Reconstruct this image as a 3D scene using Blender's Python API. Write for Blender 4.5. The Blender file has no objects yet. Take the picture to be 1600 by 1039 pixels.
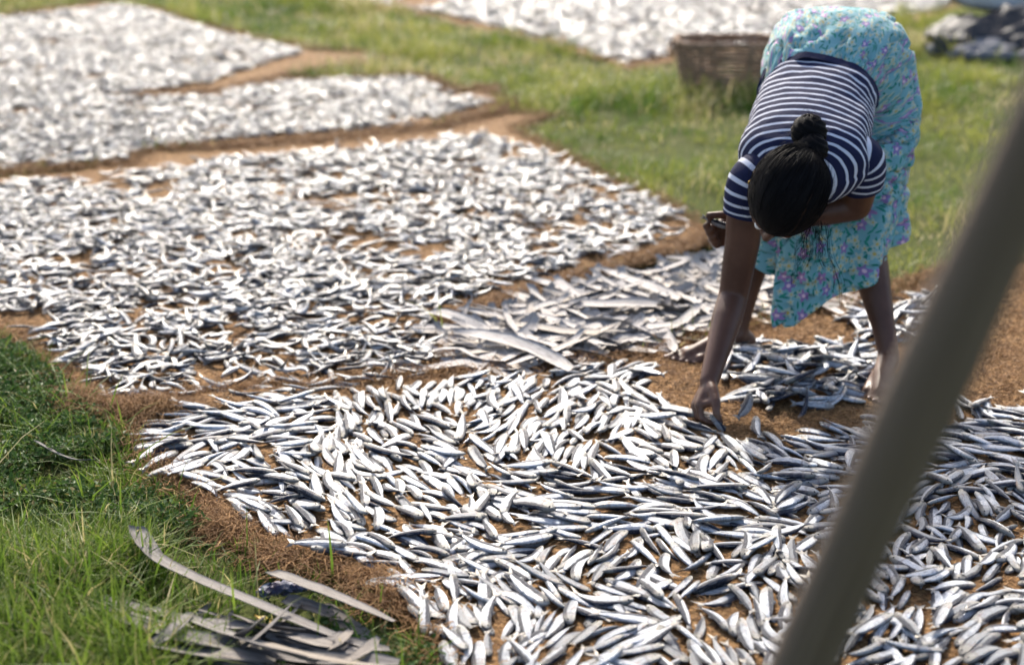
import bpy, math, random
import numpy as np
from mathutils import Vector, geometry

rng = np.random.default_rng(7)
random.seed(7)
scene = bpy.context.scene
COL = scene.collection

# ------------------------------------------------------------------ camera
CAM_H = 1.30; PITCH = math.radians(18.9); FPX = 2222.0
cam_data = bpy.data.cameras.new('camera')
cam = bpy.data.objects.new('camera', cam_data); COL.objects.link(cam)
cam.location = (0, 0, CAM_H)
cam.rotation_euler = (math.radians(90) - PITCH, 0, 0)
cam_data.sensor_width = 36.0
cam_data.lens = 50.0
cam_data.clip_start = 0.05; cam_data.clip_end = 2000
cam_data.dof.use_dof = True
cam_data.dof.focus_distance = 2.93
cam_data.dof.aperture_fstop = 2.2
scene.camera = cam

# ------------------------------------------------------------------ light
SUN_EL = math.radians(37); SUN_AZ = math.radians(-5)     # azimuth from +Y (behind the scene), negative = left
world = bpy.data.worlds.new('World'); scene.world = world; world.use_nodes = True
wn = world.node_tree.nodes; wl = world.node_tree.links
sky = wn.new('ShaderNodeTexSky'); sky.sky_type = 'NISHITA'; sky.sun_disc = False
sky.sun_elevation = SUN_EL; sky.sun_rotation = SUN_AZ
sky.dust_density = 3.0; sky.air_density = 0.8; sky.ozone_density = 0.5
bg = wn['Background']; bg.inputs['Strength'].default_value = 0.15
wl.new(sky.outputs[0], bg.inputs[0])
sun_data = bpy.data.lights.new('sun', 'SUN'); sun_data.energy = 3.1; sun_data.angle = math.radians(0.55)
sun_data.color = (1.0, 0.93, 0.82)
sun = bpy.data.objects.new('sun', sun_data); COL.objects.link(sun)
sdir = Vector((math.sin(SUN_AZ) * math.cos(SUN_EL), math.cos(SUN_AZ) * math.cos(SUN_EL), math.sin(SUN_EL)))
sun.rotation_euler = sdir.to_track_quat('Z', 'Y').to_euler()
sun.location = sdir * 30
scene.view_settings.view_transform = 'Standard'
scene.view_settings.look = 'None'
scene.view_settings.gamma = 1.0
scene.view_settings.exposure = 1.22
scene.cycles.use_denoising = True
scene.cycles.max_bounces = 6
scene.cycles.sample_clamp_indirect = 6.0

# ------------------------------------------------------------------ helpers
CF = np.array([0, math.cos(PITCH), -math.sin(PITCH)]); CU = np.array([0, math.sin(PITCH), math.cos(PITCH)])
def ray(px, py): return np.array([(px - 800) / FPX, 0, 0]) - (py - 519.5) / FPX * CU + CF
def atz(px, py, z=0.0):
    d = ray(px, py); return np.array([0, 0, CAM_H]) + d * ((z - CAM_H) / d[2])
def aty(px, py, Y):
    d = ray(px, py); return np.array([0, 0, CAM_H]) + d * (Y / d[1])
def gpoly(pts): return np.array([atz(*p)[:2] for p in pts])
def smooth01(a, b, x):
    t = np.clip((x - a) / (b - a), 0, 1); return t * t * (3 - 2 * t)
def V3(*a): return np.array(a, float)
def nrm(v): v = np.asarray(v, float); return v / np.linalg.norm(v)

_lat = {}
def vnoise(x, y, seed=0):
    if seed not in _lat: _lat[seed] = np.random.default_rng(seed + 100).random((64, 64))
    L = _lat[seed]; x = np.asarray(x, float); y = np.asarray(y, float)
    xi = np.floor(x).astype(int); yi = np.floor(y).astype(int); fx = x - xi; fy = y - yi
    fx = fx * fx * (3 - 2 * fx); fy = fy * fy * (3 - 2 * fy)
    a = L[xi % 64, yi % 64]; b = L[(xi + 1) % 64, yi % 64]; c = L[xi % 64, (yi + 1) % 64]; d = L[(xi + 1) % 64, (yi + 1) % 64]
    return (a * (1 - fx) + b * fx) * (1 - fy) + (c * (1 - fx) + d * fx) * fy
def fbm(x, y, seed=0, o=3):
    s = 0; w = 0
    for i in range(o):
        s = s + vnoise(np.asarray(x) * 2 ** i, np.asarray(y) * 2 ** i, seed + i) / 2 ** i; w += 1 / 2 ** i
    return s / w

def inside(P, poly):
    x, y = P[:, 0], P[:, 1]; r = np.zeros(len(P), bool); n = len(poly); j = n - 1
    for i in range(n):
        xi, yi = poly[i]; xj, yj = poly[j]
        c = ((yi > y) != (yj > y)) & (x < (xj - xi) * (y - yi) / (yj - yi + 1e-12) + xi)
        r ^= c; j = i
    return r
def edge_dist(P, poly):
    d = np.full(len(P), 1e9)
    for i in range(len(poly)):
        a = poly[i]; b = poly[(i + 1) % len(poly)]; ab = b - a
        t = np.clip(((P - a) @ ab) / (ab @ ab + 1e-12), 0, 1)
        d = np.minimum(d, np.linalg.norm(P - (a + t[:, None] * ab), axis=1))
    return d

class MB:
    """collects vertices, faces (tri and quad arrays) and a 3-vector attribute per vertex"""
    def __init__(s): s.V = []; s.F = []; s.A = []; s.n = 0
    def add(s, V, F, A=None):
        V = np.asarray(V, float).reshape(-1, 3)
        s.V.append(V)
        for f in (F if isinstance(F, list) else [F]):
            f = np.asarray(f, int)
            if len(f): s.F.append(f + s.n)
        s.A.append(np.zeros((len(V), 3)) if A is None else np.broadcast_to(np.asarray(A, float), (len(V), 3)))
        s.n += len(V); return s
    def mesh(s, name, origin=None, smooth=True, attr='pat'):
        V = np.concatenate(s.V)
        if origin is not None: V = V - np.asarray(origin)
        m = bpy.data.meshes.new(name)
        loops = np.concatenate([f.ravel() for f in s.F])
        tot = np.concatenate([np.full(len(f), f.shape[1]) for f in s.F])
        start = np.concatenate([[0], np.cumsum(tot)[:-1]])
        m.vertices.add(len(V)); m.vertices.foreach_set('co', V.ravel().astype(np.float32))
        m.loops.add(len(loops)); m.loops.foreach_set('vertex_index', loops.astype(np.int32))
        m.polygons.add(len(tot)); m.polygons.foreach_set('loop_start', start.astype(np.int32))
        m.polygons.foreach_set('loop_total', tot.astype(np.int32))
        m.polygons.foreach_set('use_smooth', np.full(len(tot), smooth))
        a = m.attributes.new(attr, 'FLOAT_VECTOR', 'POINT'); a.data.foreach_set('vector', np.concatenate(s.A).ravel().astype(np.float32))
        m.update(); m.validate()
        return m
    def build(s, name, mat, parent=None, origin=None, smooth=True):
        o = bpy.data.objects.new(name, s.mesh(name, origin, smooth)); COL.objects.link(o)
        if mat: o.data.materials.append(mat)
        if parent is not None: o.parent = parent
        elif origin is not None: o.location = tuple(origin)
        return o

def tag(o, label=None, cat=None, group=None, kind=None):
    for k, v in (('label', label), ('category', cat), ('group', group), ('kind', kind)):
        if v: o[k] = v
    return o
def empty(name, loc):
    o = bpy.data.objects.new(name, None); COL.objects.link(o); o.location = tuple(loc); o.empty_display_size = 0.1; return o

def grid_faces(nu, nv, closeu=False):
    """nu rings of nv points each; closed round v when closeu"""
    i = np.arange(nu - 1)[:, None]; jn = nv if closeu else nv - 1; j = np.arange(jn)[None, :]; j2 = (j + 1) % nv
    return np.stack([i * nv + j, i * nv + j2, (i + 1) * nv + j2, (i + 1) * nv + j], -1).reshape(-1, 4)
def tube(pts, rad, n=6, caps=True):
    pts = np.asarray(pts, float); m = len(pts); rad = np.broadcast_to(np.asarray(rad, float), (m,))
    t = np.gradient(pts, axis=0); t /= np.linalg.norm(t, axis=1)[:, None] + 1e-12
    ref = V3(0, 0, 1) if abs(t[0][2]) < 0.9 else V3(1, 0, 0)
    u = nrm(np.cross(ref, t[0])); V = []
    for i in range(m):
        u = nrm(u - t[i] * (u @ t[i])); w = np.cross(t[i], u)
        a = np.arange(n) / n * 2 * math.pi
        V.append(pts[i] + rad[i] * (np.cos(a)[:, None] * u + np.sin(a)[:, None] * w))
    V = np.concatenate(V); F = [grid_faces(m, n, True)]
    if caps:
        V = np.concatenate([V, pts[:1], pts[-1:]]); j = np.arange(n); k = m * n
        F.append(np.stack([np.full(n, k), (j + 1) % n, j], -1)); b = (m - 1) * n
        F.append(np.stack([np.full(n, k + 1), b + j, b + (j + 1) % n], -1))
    return V, F
def sphere(c, r, nu=10, nv=14, M=None):
    th = np.linspace(0.02, math.pi - 0.02, nu); ph = np.arange(nv) / nv * 2 * math.pi
    V = np.stack([np.sin(th)[:, None] * np.cos(ph), np.sin(th)[:, None] * np.sin(ph), np.repeat(np.cos(th)[:, None], nv, 1)], -1).reshape(-1, 3) * np.asarray(r)
    if M is not None: V = V @ np.asarray(M)           # rows of M are the local axes in world space
    V = V + np.asarray(c); j = np.arange(nv); b = (nu - 1) * nv
    return V, [grid_faces(nu, nv, True)[:, ::-1], j[None, :], (b + j)[None, ::-1]]
def spline(P, n):
    P = np.asarray(P, float); m = len(P); t = np.linspace(0, m - 1, n); i = np.clip(t.astype(int), 0, m - 2); f = (t - i)[:, None]
    p0 = P[np.clip(i - 1, 0, m - 1)]; p1 = P[i]; p2 = P[i + 1]; p3 = P[np.clip(i + 2, 0, m - 1)]
    return 0.5 * (2 * p1 + (p2 - p0) * f + (2 * p0 - 5 * p1 + 4 * p2 - p3) * f ** 2 + (3 * p1 - p0 - 3 * p2 + p3) * f ** 3)

# ------------------------------------------------------------------ materials
def material(name):
    m = bpy.data.materials.new(name); m.use_nodes = True; nt = m.node_tree
    return m, nt.nodes, nt.links, nt.nodes['Principled BSDF']
def mth(n, l, op, a, b=None, c=None, clamp=False):
    x = n.new('ShaderNodeMath'); x.operation = op; x.use_clamp = clamp
    for i, v in enumerate((a, b, c)):
        if v is None: continue
        if isinstance(v, (int, float)): x.inputs[i].default_value = v
        else: l.new(v, x.inputs[i])
    return x.outputs[0]
def mixc(n, l, f, a, b):
    x = n.new('ShaderNodeMix'); x.data_type = 'RGBA'
    for s, v in ((0, f), (6, a), (7, b)):
        if isinstance(v, (int, float)): x.inputs[s].default_value = v
        elif isinstance(v, tuple): x.inputs[s].default_value = (*v, 1)
        else: l.new(v, x.inputs[s])
    return x.outputs[2]
def noise(n, l, vec, scale, detail=4, rough=0.55, dims='3D'):
    x = n.new('ShaderNodeTexNoise'); x.inputs['Scale'].default_value = scale; x.inputs['Detail'].default_value = detail
    x.inputs['Roughness'].default_value = rough; x.noise_dimensions = dims
    if vec is not None: l.new(vec, x.inputs['Vector'])
    return x.outputs['Fac']
def rampf(n, l, f, a, b, smooth=True):
    x = n.new('ShaderNodeMapRange'); x.interpolation_type = 'SMOOTHSTEP' if smooth else 'LINEAR'
    x.inputs[1].default_value = a; x.inputs[2].default_value = b; l.new(f, x.inputs[0]); return x.outputs[0]
def attrn(n, l, name='pat'):
    a = n.new('ShaderNodeAttribute'); a.attribute_name = name; s = n.new('ShaderNodeSeparateXYZ'); l.new(a.outputs['Vector'], s.inputs[0])
    return a.outputs['Vector'], s.outputs[0], s.outputs[1], s.outputs[2]
def bump(n, l, h, strength, dist, bsdf):
    b = n.new('ShaderNodeBump'); b.inputs['Strength'].default_value = strength; b.inputs['Distance'].default_value = dist
    l.new(h, b.inputs['Height']); l.new(b.outputs[0], bsdf.inputs['Normal']); return b
def geo_pos(n): return n.new('ShaderNodeNewGeometry').outputs['Position']

def mat_fish(dry=False):
    m, n, l, p = material('dried_fish_skin' if dry else 'fish_skin')
    vec, u, v, r = attrn(n, l)
    w = n.new('ShaderNodeVectorMath'); w.operation = 'MULTIPLY_ADD'; l.new(vec, w.inputs[0]); w.inputs[1].default_value = (9, 3.5, 57); w.inputs[2].default_value = (0, 0, 0)
    nz = noise(n, l, w.outputs[0], 1.0, 4, 0.6)
    back = rampf(n, l, mth(n, l, 'ADD', v, mth(n, l, 'MULTIPLY', mth(n, l, 'SUBTRACT', nz, 0.5), 0.5)), 0.16, 0.36)
    silver = mixc(n, l, rampf(n, l, nz, 0.3, 0.75), (0.56, 0.57, 0.58), (0.29, 0.33, 0.39))
    if dry: silver = mixc(n, l, rampf(n, l, nz, 0.35, 0.8), (0.66, 0.66, 0.64), (0.36, 0.37, 0.38))
    # ageing: a few fish yellower or duller than the next
    silver = mixc(n, l, rampf(n, l, r, 0.55, 1.0), silver, (0.22, 0.23, 0.24))
    c = mixc(n, l, back, silver, (0.012, 0.017, 0.034) if not dry else (0.035, 0.036, 0.045))
    gill = mth(n, l, 'MULTIPLY', rampf(n, l, u, 0.19, 0.21), rampf(n, l, u, 0.26, 0.22))
    c = mixc(n, l, mth(n, l, 'MULTIPLY', gill, 0.55), c, (0.16, 0.13, 0.12))
    spot = rampf(n, l, noise(n, l, w.outputs[0], 1.7, 5, 0.75), 0.52, 0.64)
    c = mixc(n, l, mth(n, l, 'MULTIPLY', spot, 0.85), c, (0.14, 0.135, 0.14))
    head = rampf(n, l, u, 0.22, 0.15); c = mixc(n, l, mth(n, l, 'MULTIPLY', head, 0.6), c, mixc(n, l, nz, (0.14, 0.13, 0.11), (0.42, 0.39, 0.32)))
    torn = mth(n, l, 'MULTIPLY', rampf(n, l, noise(n, l, w.outputs[0], 0.8, 3, 0.6), 0.56, 0.68), rampf(n, l, v, 0.0, -0.5)); torn = mth(n, l, 'MULTIPLY', torn, rampf(n, l, r, 0.35, 0.6))
    c = mixc(n, l, mth(n, l, 'MULTIPLY', torn, 0.7), c, (0.22, 0.13, 0.10))
    tail = rampf(n, l, u, 0.93, 1.0); c = mixc(n, l, mth(n, l, 'MULTIPLY', tail, 0.8), c, (0.23, 0.21, 0.18))
    eye = mth(n, l, 'LESS_THAN', u, -0.5); c = mixc(n, l, eye, c, (0.01, 0.01, 0.012))
    l.new(c, p.inputs['Base Color']); p.inputs['Specular IOR Level'].default_value = 0.3
    met = mth(n, l, 'MULTIPLY', mth(n, l, 'SUBTRACT', 1.0, back), 0.80 if not dry else 0.6)
    l.new(mth(n, l, 'MULTIPLY', met, mth(n, l, 'SUBTRACT', 1.0, eye)), p.inputs['Metallic'])
    l.new(mth(n, l, 'ADD', mth(n, l, 'MULTIPLY', nz, 0.28), 0.19 if not dry else 0.16), p.inputs['Roughness'])
    w2 = n.new('ShaderNodeVectorMath'); w2.operation = 'MULTIPLY'; l.new(vec, w2.inputs[0]); w2.inputs[1].default_value = (38, 12, 31)
    bump(n, l, noise(n, l, w2.outputs[0], 1.0, 5, 0.75), 0.7, 0.005, p)
    return m

def mat_coir():
    m, n, l, p = material('coir_fibre_mat'); pos = geo_pos(n)
    a = noise(n, l, pos, 3.0, 4); b = noise(n, l, pos, 70, 6, 0.7)
    wv = n.new('ShaderNodeTexVoronoi'); wv.feature = 'F1'; wv.inputs['Scale'].default_value = 75; l.new(pos, wv.inputs['Vector'])
    c = mixc(n, l, rampf(n, l, b, 0.3, 0.75), (0.085, 0.042, 0.017), (0.42, 0.245, 0.105))
    c = mixc(n, l, mth(n, l, 'MULTIPLY', rampf(n, l, a, 0.45, 0.7), 0.4), c, (0.15, 0.075, 0.032))
    l.new(c, p.inputs['Base Color']); p.inputs['Roughness'].default_value = 0.9; p.inputs['Specular IOR Level'].default_value = 0.15
    h = mth(n, l, 'ADD', b, mth(n, l, 'MULTIPLY', wv.outputs['Distance'], -0.8)); bump(n, l, h, 0.9, 0.012, p); return m
def mat_fibre():
    m, n, l, p = material('coir_strand'); _, u, v, r = attrn(n, l)
    c = mixc(n, l, r, (0.12, 0.055, 0.02), (0.38, 0.21, 0.08)); l.new(c, p.inputs['Base Color']); p.inputs['Roughness'].default_value = 0.7
    p.inputs['Specular IOR Level'].default_value = 0.25; return m
def mat_grass(name, c0, c1, dead, trans=0.45):
    m, n, l, p = material(name); _, u, v, r = attrn(n, l)
    c = mixc(n, l, r, c0, c1)
    c = mixc(n, l, rampf(n, l, v, 0.84, 0.93), c, dead)
    c = mixc(n, l, mth(n, l, 'MULTIPLY', rampf(n, l, u, 0.7, 1.0), 0.35), c, (0.30, 0.28, 0.09))
    l.new(c, p.inputs['Base Color']); p.inputs['Roughness'].default_value = 0.5; p.inputs['Specular IOR Level'].default_value = 0.2
    t = n.new('ShaderNodeBsdfTranslucent'); l.new(c, t.inputs[0]); x = n.new('ShaderNodeMixShader'); x.inputs[0].default_value = trans
    l.new(p.outputs[0], x.inputs[1]); l.new(t.outputs[0], x.inputs[2]); l.new(x.outputs[0], n['Material Output'].inputs[0]); return m
def mat_ground():
    m, n, l, p = material('grassy_soil'); pos = geo_pos(n)
    a = noise(n, l, pos, 1.3, 5); b = noise(n, l, pos, 40, 6, 0.7)
    c = mixc(n, l, rampf(n, l, b, 0.3, 0.7), (0.035, 0.045, 0.014), (0.10, 0.115, 0.035))
    c = mixc(n, l, mth(n, l, 'MULTIPLY', rampf(n, l, a, 0.52, 0.75), 0.6), c, (0.12, 0.085, 0.04))
    l.new(c, p.inputs['Base Color']); p.inputs['Roughness'].default_value = 0.95; p.inputs['Specular IOR Level'].default_value = 0.05; bump(n, l, b, 0.8, 0.02, p); return m
def mat_leaf(name='pale_palm', k=1.0):
    m, n, l, p = material(name); vec, u, v, r = attrn(n, l)
    w = n.new('ShaderNodeVectorMath'); w.operation = 'MULTIPLY'; l.new(vec, w.inputs[0]); w.inputs[1].default_value = (3, 14, 41)
    s = noise(n, l, w.outputs[0], 1.0, 5, 0.65); w3 = n.new('ShaderNodeVectorMath'); w3.operation = 'MULTIPLY'; l.new(vec, w3.inputs[0]); w3.inputs[1].default_value = (7, 3, 13)
    blot = noise(n, l, w3.outputs[0], 1.0, 3)
    c = mixc(n, l, rampf(n, l, s, 0.3, 0.7), (0.24 * k, 0.215 * k, 0.195 * k), (0.52 * k, 0.49 * k, 0.46 * k))
    c = mixc(n, l, mth(n, l, 'MULTIPLY', rampf(n, l, blot, 0.52, 0.7), 0.4), c, (0.14 * k + .04, 0.11 * k + .03, 0.09 * k + .03))
    c = mixc(n, l, mth(n, l, 'MULTIPLY', rampf(n, l, r, 0.6, 1.0), 0.5), c, (0.33, 0.27, 0.20))
    l.new(c, p.inputs['Base Color']); p.inputs['Roughness'].default_value = 0.7 if k > 0.5 else 0.8; p.inputs['Specular IOR Level'].default_value = 0.2 if k > 0.5 else 0.12; bump(n, l, s, 0.5, 0.003, p); return m
def mat_simple(name, col, rough=0.6, metal=0.0, bs=0, bstr=0.3, bdist=0.004, var=None, spec=0.5):
    m, n, l, p = material(name); pos = n.new('ShaderNodeTexCoord').outputs['Object']
    p.inputs['Base Color'].default_value = (*col, 1); p.inputs['Roughness'].default_value = rough; p.inputs['Metallic'].default_value = metal
    p.inputs['Specular IOR Level'].default_value = spec
    if bs:
        f = noise(n, l, pos, bs, 5, 0.6); bump(n, l, f, bstr, bdist, p)
        if var: l.new(mixc(n, l, rampf(n, l, f, 0.3, 0.7), col, var), p.inputs['Base Color'])
    return m
def mat_pole():
    m, n, l, p = material('weathered_pole'); vec, u, v, r = attrn(n, l)
    w = n.new('ShaderNodeVectorMath'); w.operation = 'MULTIPLY'; l.new(vec, w.inputs[0]); w.inputs[1].default_value = (2, 10, 1)
    s = noise(n, l, w.outputs[0], 1.5, 5, 0.6); c = mixc(n, l, rampf(n, l, s, 0.3, 0.7), (0.085, 0.060, 0.045), (0.18, 0.132, 0.098))
    l.new(c, p.inputs['Base Color']); p.inputs['Roughness'].default_value = 0.8; bump(n, l, s, 0.5, 0.006, p); return m
def mat_skin():
    m, n, l, p = material('skin'); pos = n.new('ShaderNodeTexCoord').outputs['Object']
    a = noise(n, l, pos, 9, 4); b = noise(n, l, pos, 260, 3)
    c = mixc(n, l, rampf(n, l, a, 0.3, 0.7), (0.066, 0.028, 0.016), (0.108, 0.050, 0.031)); sz = n.new('ShaderNodeSeparateXYZ'); l.new(pos, sz.inputs[0]); dust = mth(n, l, 'MULTIPLY', rampf(n, l, sz.outputs[2], 0.10, 0.0), rampf(n, l, noise(n, l, pos, 60, 4), 0.35, 0.75)); c = mixc(n, l, mth(n, l, 'MULTIPLY', dust, 0.4), c, (0.22, 0.15, 0.10)); l.new(c, p.inputs['Base Color'])
    p.inputs['Roughness'].default_value = 0.44; p.inputs['Specular IOR Level'].default_value = 0.28; bump(n, l, b, 0.25, 0.0015, p); return m
def mat_hair():
    m, n, l, p = material('black_hair'); vec, u, v, r = attrn(n, l)
    w = n.new('ShaderNodeVectorMath'); w.operation = 'MULTIPLY'; l.new(vec, w.inputs[0]); w.inputs[1].default_value = (60, 2.0, 1)
    s = noise(n, l, w.outputs[0], 1.0, 4, 0.7); c = mixc(n, l, s, (0.003, 0.003, 0.004), (0.008, 0.007, 0.007)); c = mixc(n, l, rampf(n, l, r, 0.55, 1.0), c, (0.035, 0.020, 0.014)); l.new(c, p.inputs['Base Color'])
    p.inputs['Roughness'].default_value = 0.6; p.inputs['Specular IOR Level'].default_value = 0.05; bump(n, l, s, 0.45, 0.003, p); return m
def mat_shirt():
    m, n, l, p = material('striped_jersey'); vec, u, v, r = attrn(n, l)
    f = mth(n, l, 'FRACT', mth(n, l, 'DIVIDE', u, 0.0238))
    st = mth(n, l, 'MULTIPLY', rampf(n, l, f, 0.0, 0.05), rampf(n, l, f, 0.33, 0.28)); st = mth(n, l, 'MULTIPLY', st, mth(n, l, 'GREATER_THAN', u, 0.024))
    pos = n.new('ShaderNodeTexCoord').outputs['Object']; a = noise(n, l, pos, 26, 4); k = noise(n, l, pos, 700, 2)
    l.new(mixc(n, l, st, (0.012, 0.015, 0.045), (0.55, 0.56, 0.62)), p.inputs['Base Color']); p.inputs['Roughness'].default_value = 0.85
    p.inputs['Specular IOR Level'].default_value = 0.15
    bump(n, l, mth(n, l, 'ADD', a, mth(n, l, 'MULTIPLY', k, 0.12)), 0.5, 0.008, p); return m
def mat_skirt():
    m, n, l, p = material('floral_cotton'); vec, u, v, r = attrn(n, l)
    def scaled(s, off):
        w = n.new('ShaderNodeVectorMath'); w.operation = 'MULTIPLY_ADD'; l.new(vec, w.inputs[0]); w.inputs[1].default_value = (s, s, 0); w.inputs[2].default_value = (off, off * 1.7, 0)
        vo = n.new('ShaderNodeTexVoronoi'); vo.voronoi_dimensions = '2D'; vo.inputs['Scale'].default_value = 1; vo.inputs['Randomness'].default_value = 0.75
        l.new(w.outputs[0], vo.inputs['Vector'])
        d = n.new('ShaderNodeVectorMath'); d.operation = 'SUBTRACT'; l.new(w.outputs[0], d.inputs[0]); l.new(vo.outputs['Position'], d.inputs[1])
        s2 = n.new('ShaderNodeSeparateXYZ'); l.new(d.outputs[0], s2.inputs[0])
        s3 = n.new('ShaderNodeSeparateColor'); l.new(vo.outputs['Color'], s3.inputs[0])
        return vo.outputs['Distance'], s2.outputs[0], s2.outputs[1], s3.outputs[0], s3.outputs[1]
    base = mixc(n, l, noise(n, l, vec, 16, 3), (0.16, 0.37, 0.405), (0.235, 0.46, 0.475))
    # leaves and stems
    for s, off in ((34, 3.1), (40, 9.7)):
        d, x, y, ra, rb = scaled(s, off); an = mth(n, l, 'MULTIPLY', ra, 6.283)
        ca = mth(n, l, 'COSINE', an); sa = mth(n, l, 'SINE', an)
        lx = mth(n, l, 'ADD', mth(n, l, 'MULTIPLY', x, ca), mth(n, l, 'MULTIPLY', y, sa)); ly = mth(n, l, 'SUBTRACT', mth(n, l, 'MULTIPLY', y, ca), mth(n, l, 'MULTIPLY', x, sa))
        wd = mth(n, l, 'SUBTRACT', 0.11, mth(n, l, 'MULTIPLY', mth(n, l, 'MULTIPLY', lx, lx), 0.75))
        mk = mth(n, l, 'LESS_THAN', mth(n, l, 'ABSOLUTE', ly), wd)
        base = mixc(n, l, mk, base, mixc(n, l, rb, (0.015, 0.16, 0.13), (0.03, 0.28, 0.20)))
    # blossoms: cream, violet-pink
    for s, off, size, kind in ((36, 13.3, 0.33, 0), (25, 5.9, 0.36, 0), (18, 1.7, 0.29, 1)):
        d, x, y, ra, rb = scaled(s, off); an = mth(n, l, 'ARCTAN2', y, x)
        pet = mth(n, l, 'ADD', mth(n, l, 'MULTIPLY', mth(n, l, 'COSINE', mth(n, l, 'ADD', mth(n, l, 'MULTIPLY', an, 5.0), mth(n, l, 'MULTIPLY', rb, 6.0))), 0.24), 0.76)
        R = mth(n, l, 'MULTIPLY', pet, size); mk = mth(n, l, 'LESS_THAN', d, R)
        keep = mth(n, l, 'GREATER_THAN', ra, 0.30 if kind == 0 else 0.15); mk = mth(n, l, 'MULTIPLY', mk, keep)
        ctr = mth(n, l, 'MULTIPLY', mth(n, l, 'LESS_THAN', d, size * 0.27), keep)
        if kind == 0: base = mixc(n, l, mth(n, l, 'MULTIPLY', mk, 0.82), base, (0.48, 0.55, 0.44)); base = mixc(n, l, ctr, base, (0.55, 0.42, 0.12))
        else: base = mixc(n, l, mk, base, mixc(n, l, rb, (0.25, 0.19, 0.42), (0.40, 0.22, 0.40))); base = mixc(n, l, ctr, base, (0.75, 0.55, 0.62))
    l.new(base, p.inputs['Base Color']); p.inputs['Roughness'].default_value = 0.8; p.inputs['Specular IOR Level'].default_value = 0.25
    p.inputs['Sheen Weight'].default_value = 0.2
    a = noise(n, l, n.new('ShaderNodeTexCoord').outputs['Object'], 22, 4); bump(n, l, a, 0.45, 0.008, p)
    t = n.new('ShaderNodeBsdfTranslucent'); l.new(base, t.inputs[0]); x = n.new('ShaderNodeMixShader'); x.inputs[0].default_value = 0.22
    l.new(p.outputs[0], x.inputs[1]); l.new(t.outputs[0], x.inputs[2]); l.new(x.outputs[0], n['Material Output'].inputs[0]); return m

M = dict(fish=mat_fish(), dry=mat_fish(True), coir=mat_coir(), fibre=mat_fibre(), ground=mat_ground(), leaf=mat_leaf('pale_palm', 0.98), greyleaf=mat_leaf('weathered_palm', 0.46), pole=mat_pole(), skin=mat_skin(),  # leaf and greyleaf: one palm material in a brighter and a darker tone
         hair=mat_hair(), shirt=mat_shirt(), skirt=mat_skirt(),
         grass=mat_grass('near_grass', (0.050, 0.110, 0.012), (0.18, 0.255, 0.035), (0.38, 0.33, 0.15)),
         fargrass=mat_grass('field_grass', (0.055, 0.120, 0.012), (0.26, 0.275, 0.055), (0.46, 0.39, 0.20)),
         weed=mat_grass('weed_leaf', (0.03, 0.075, 0.014), (0.09, 0.16, 0.03), (0.18, 0.15, 0.05), 0.35),
         fish_eye=mat_simple('fish_eye', (0.012, 0.012, 0.014), 0.15),
         wicker=mat_simple('dark_wicker', (0.17, 0.105, 0.062), 0.85, 0, 60, 0.6, 0.01, (0.36, 0.23, 0.14)),
         black_tarp=mat_simple('black_tarpaulin', (0.010, 0.011, 0.014), 0.6, 0, 14, 0.7, 0.05),
         grey_tarp=mat_simple('grey_sheet', (0.10, 0.10, 0.115), 0.7, 0, 12, 0.7, 0.05, (0.18, 0.18, 0.185)),
         sack=mat_simple('pale_sack', (0.36, 0.36, 0.36), 0.7, 0, 18, 0.5, 0.02, (0.45, 0.45, 0.44)),
         gold=mat_simple('gold', (0.8, 0.5, 0.12), 0.25, 1.0), nail=mat_simple('nail', (0.17, 0.095, 0.075), 0.5), eyew=mat_simple('eye_white', (0.7, 0.68, 0.65), 0.2),
         plastic=mat_simple('violet_plastic', (0.035, 0.022, 0.06), 0.5, 0.0, 40, 0.6, 0.01, (0.05, 0.08, 0.14)),
         yellow_leaf=mat_simple('yellow_leaf', (0.55, 0.33, 0.03), 0.5, 0, 60, 0.4, 0.004, (0.45, 0.36, 0.05)))

# ------------------------------------------------------------------ ground layout (outlines on the ground)
FRONT = gpoly([(175, 640), (208, 695), (240, 748), (290, 782), (350, 826), (420, 866), (520, 895), (600, 932), (640, 985), (690, 1060), (740, 1180), (1150, 1420), (1900, 1400), (2050, 900), (1950, 520), (1700, 425), (1600, 418),
               (1480, 428), (1400, 462), (1300, 490), (1200, 510), (1100, 540), (960, 575), (800, 590), (640, 600), (450, 615), (300, 625)])
MID = gpoly([(-260, 292), (0, 279), (120, 270), (240, 240), (380, 232), (560, 214), (680, 202), (790, 180), (860, 183), (800, 205), (900, 255), (1000, 302), (1115, 365), (1115, 382), (1000, 412), (890, 445), (800, 475),
             (690, 512), (700, 560), (720, 600), (620, 630), (420, 650), (260, 655), (160, 650), (105, 612), (55, 560), (0, 528), (-260, 500)])
STRIP_B = gpoly([(-260, 280), (0, 270), (200, 262), (240, 235), (380, 235), (620, 213), (700, 200), (785, 175), (790, 160), (760, 140), (715, 150), (650, 122), (560, 128), (430, 128), (340, 150), (240, 152), (0, 160), (-260, 170)])
STRIP_A = gpoly([(-260, 200), (0, 190), (240, 165), (380, 150), (470, 118), (610, 96), (560, 84), (480, 82), (330, 48), (240, 18), (150, 8), (0, 30), (-260, 62)])
BACK = gpoly([(400, -20), (500, 0), (620, 20), (740, 44), (870, 76), (985, 110), (1070, 94), (1200, 78), (1330, 50), (1400, 40), (1470, 26), (1560, -10), (1700, -60), (1600, -100), (420, -100)])
MATS = [FRONT, MID, STRIP_B, STRIP_A, BACK]
LEAFPATCH = gpoly([(690, 512), (712, 592), (800, 590), (930, 572), (1050, 545), (1200, 505), (1345, 475), (1350, 455), (1240, 430), (1130, 395), (1000, 415), (880, 450), (800, 480)])

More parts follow.
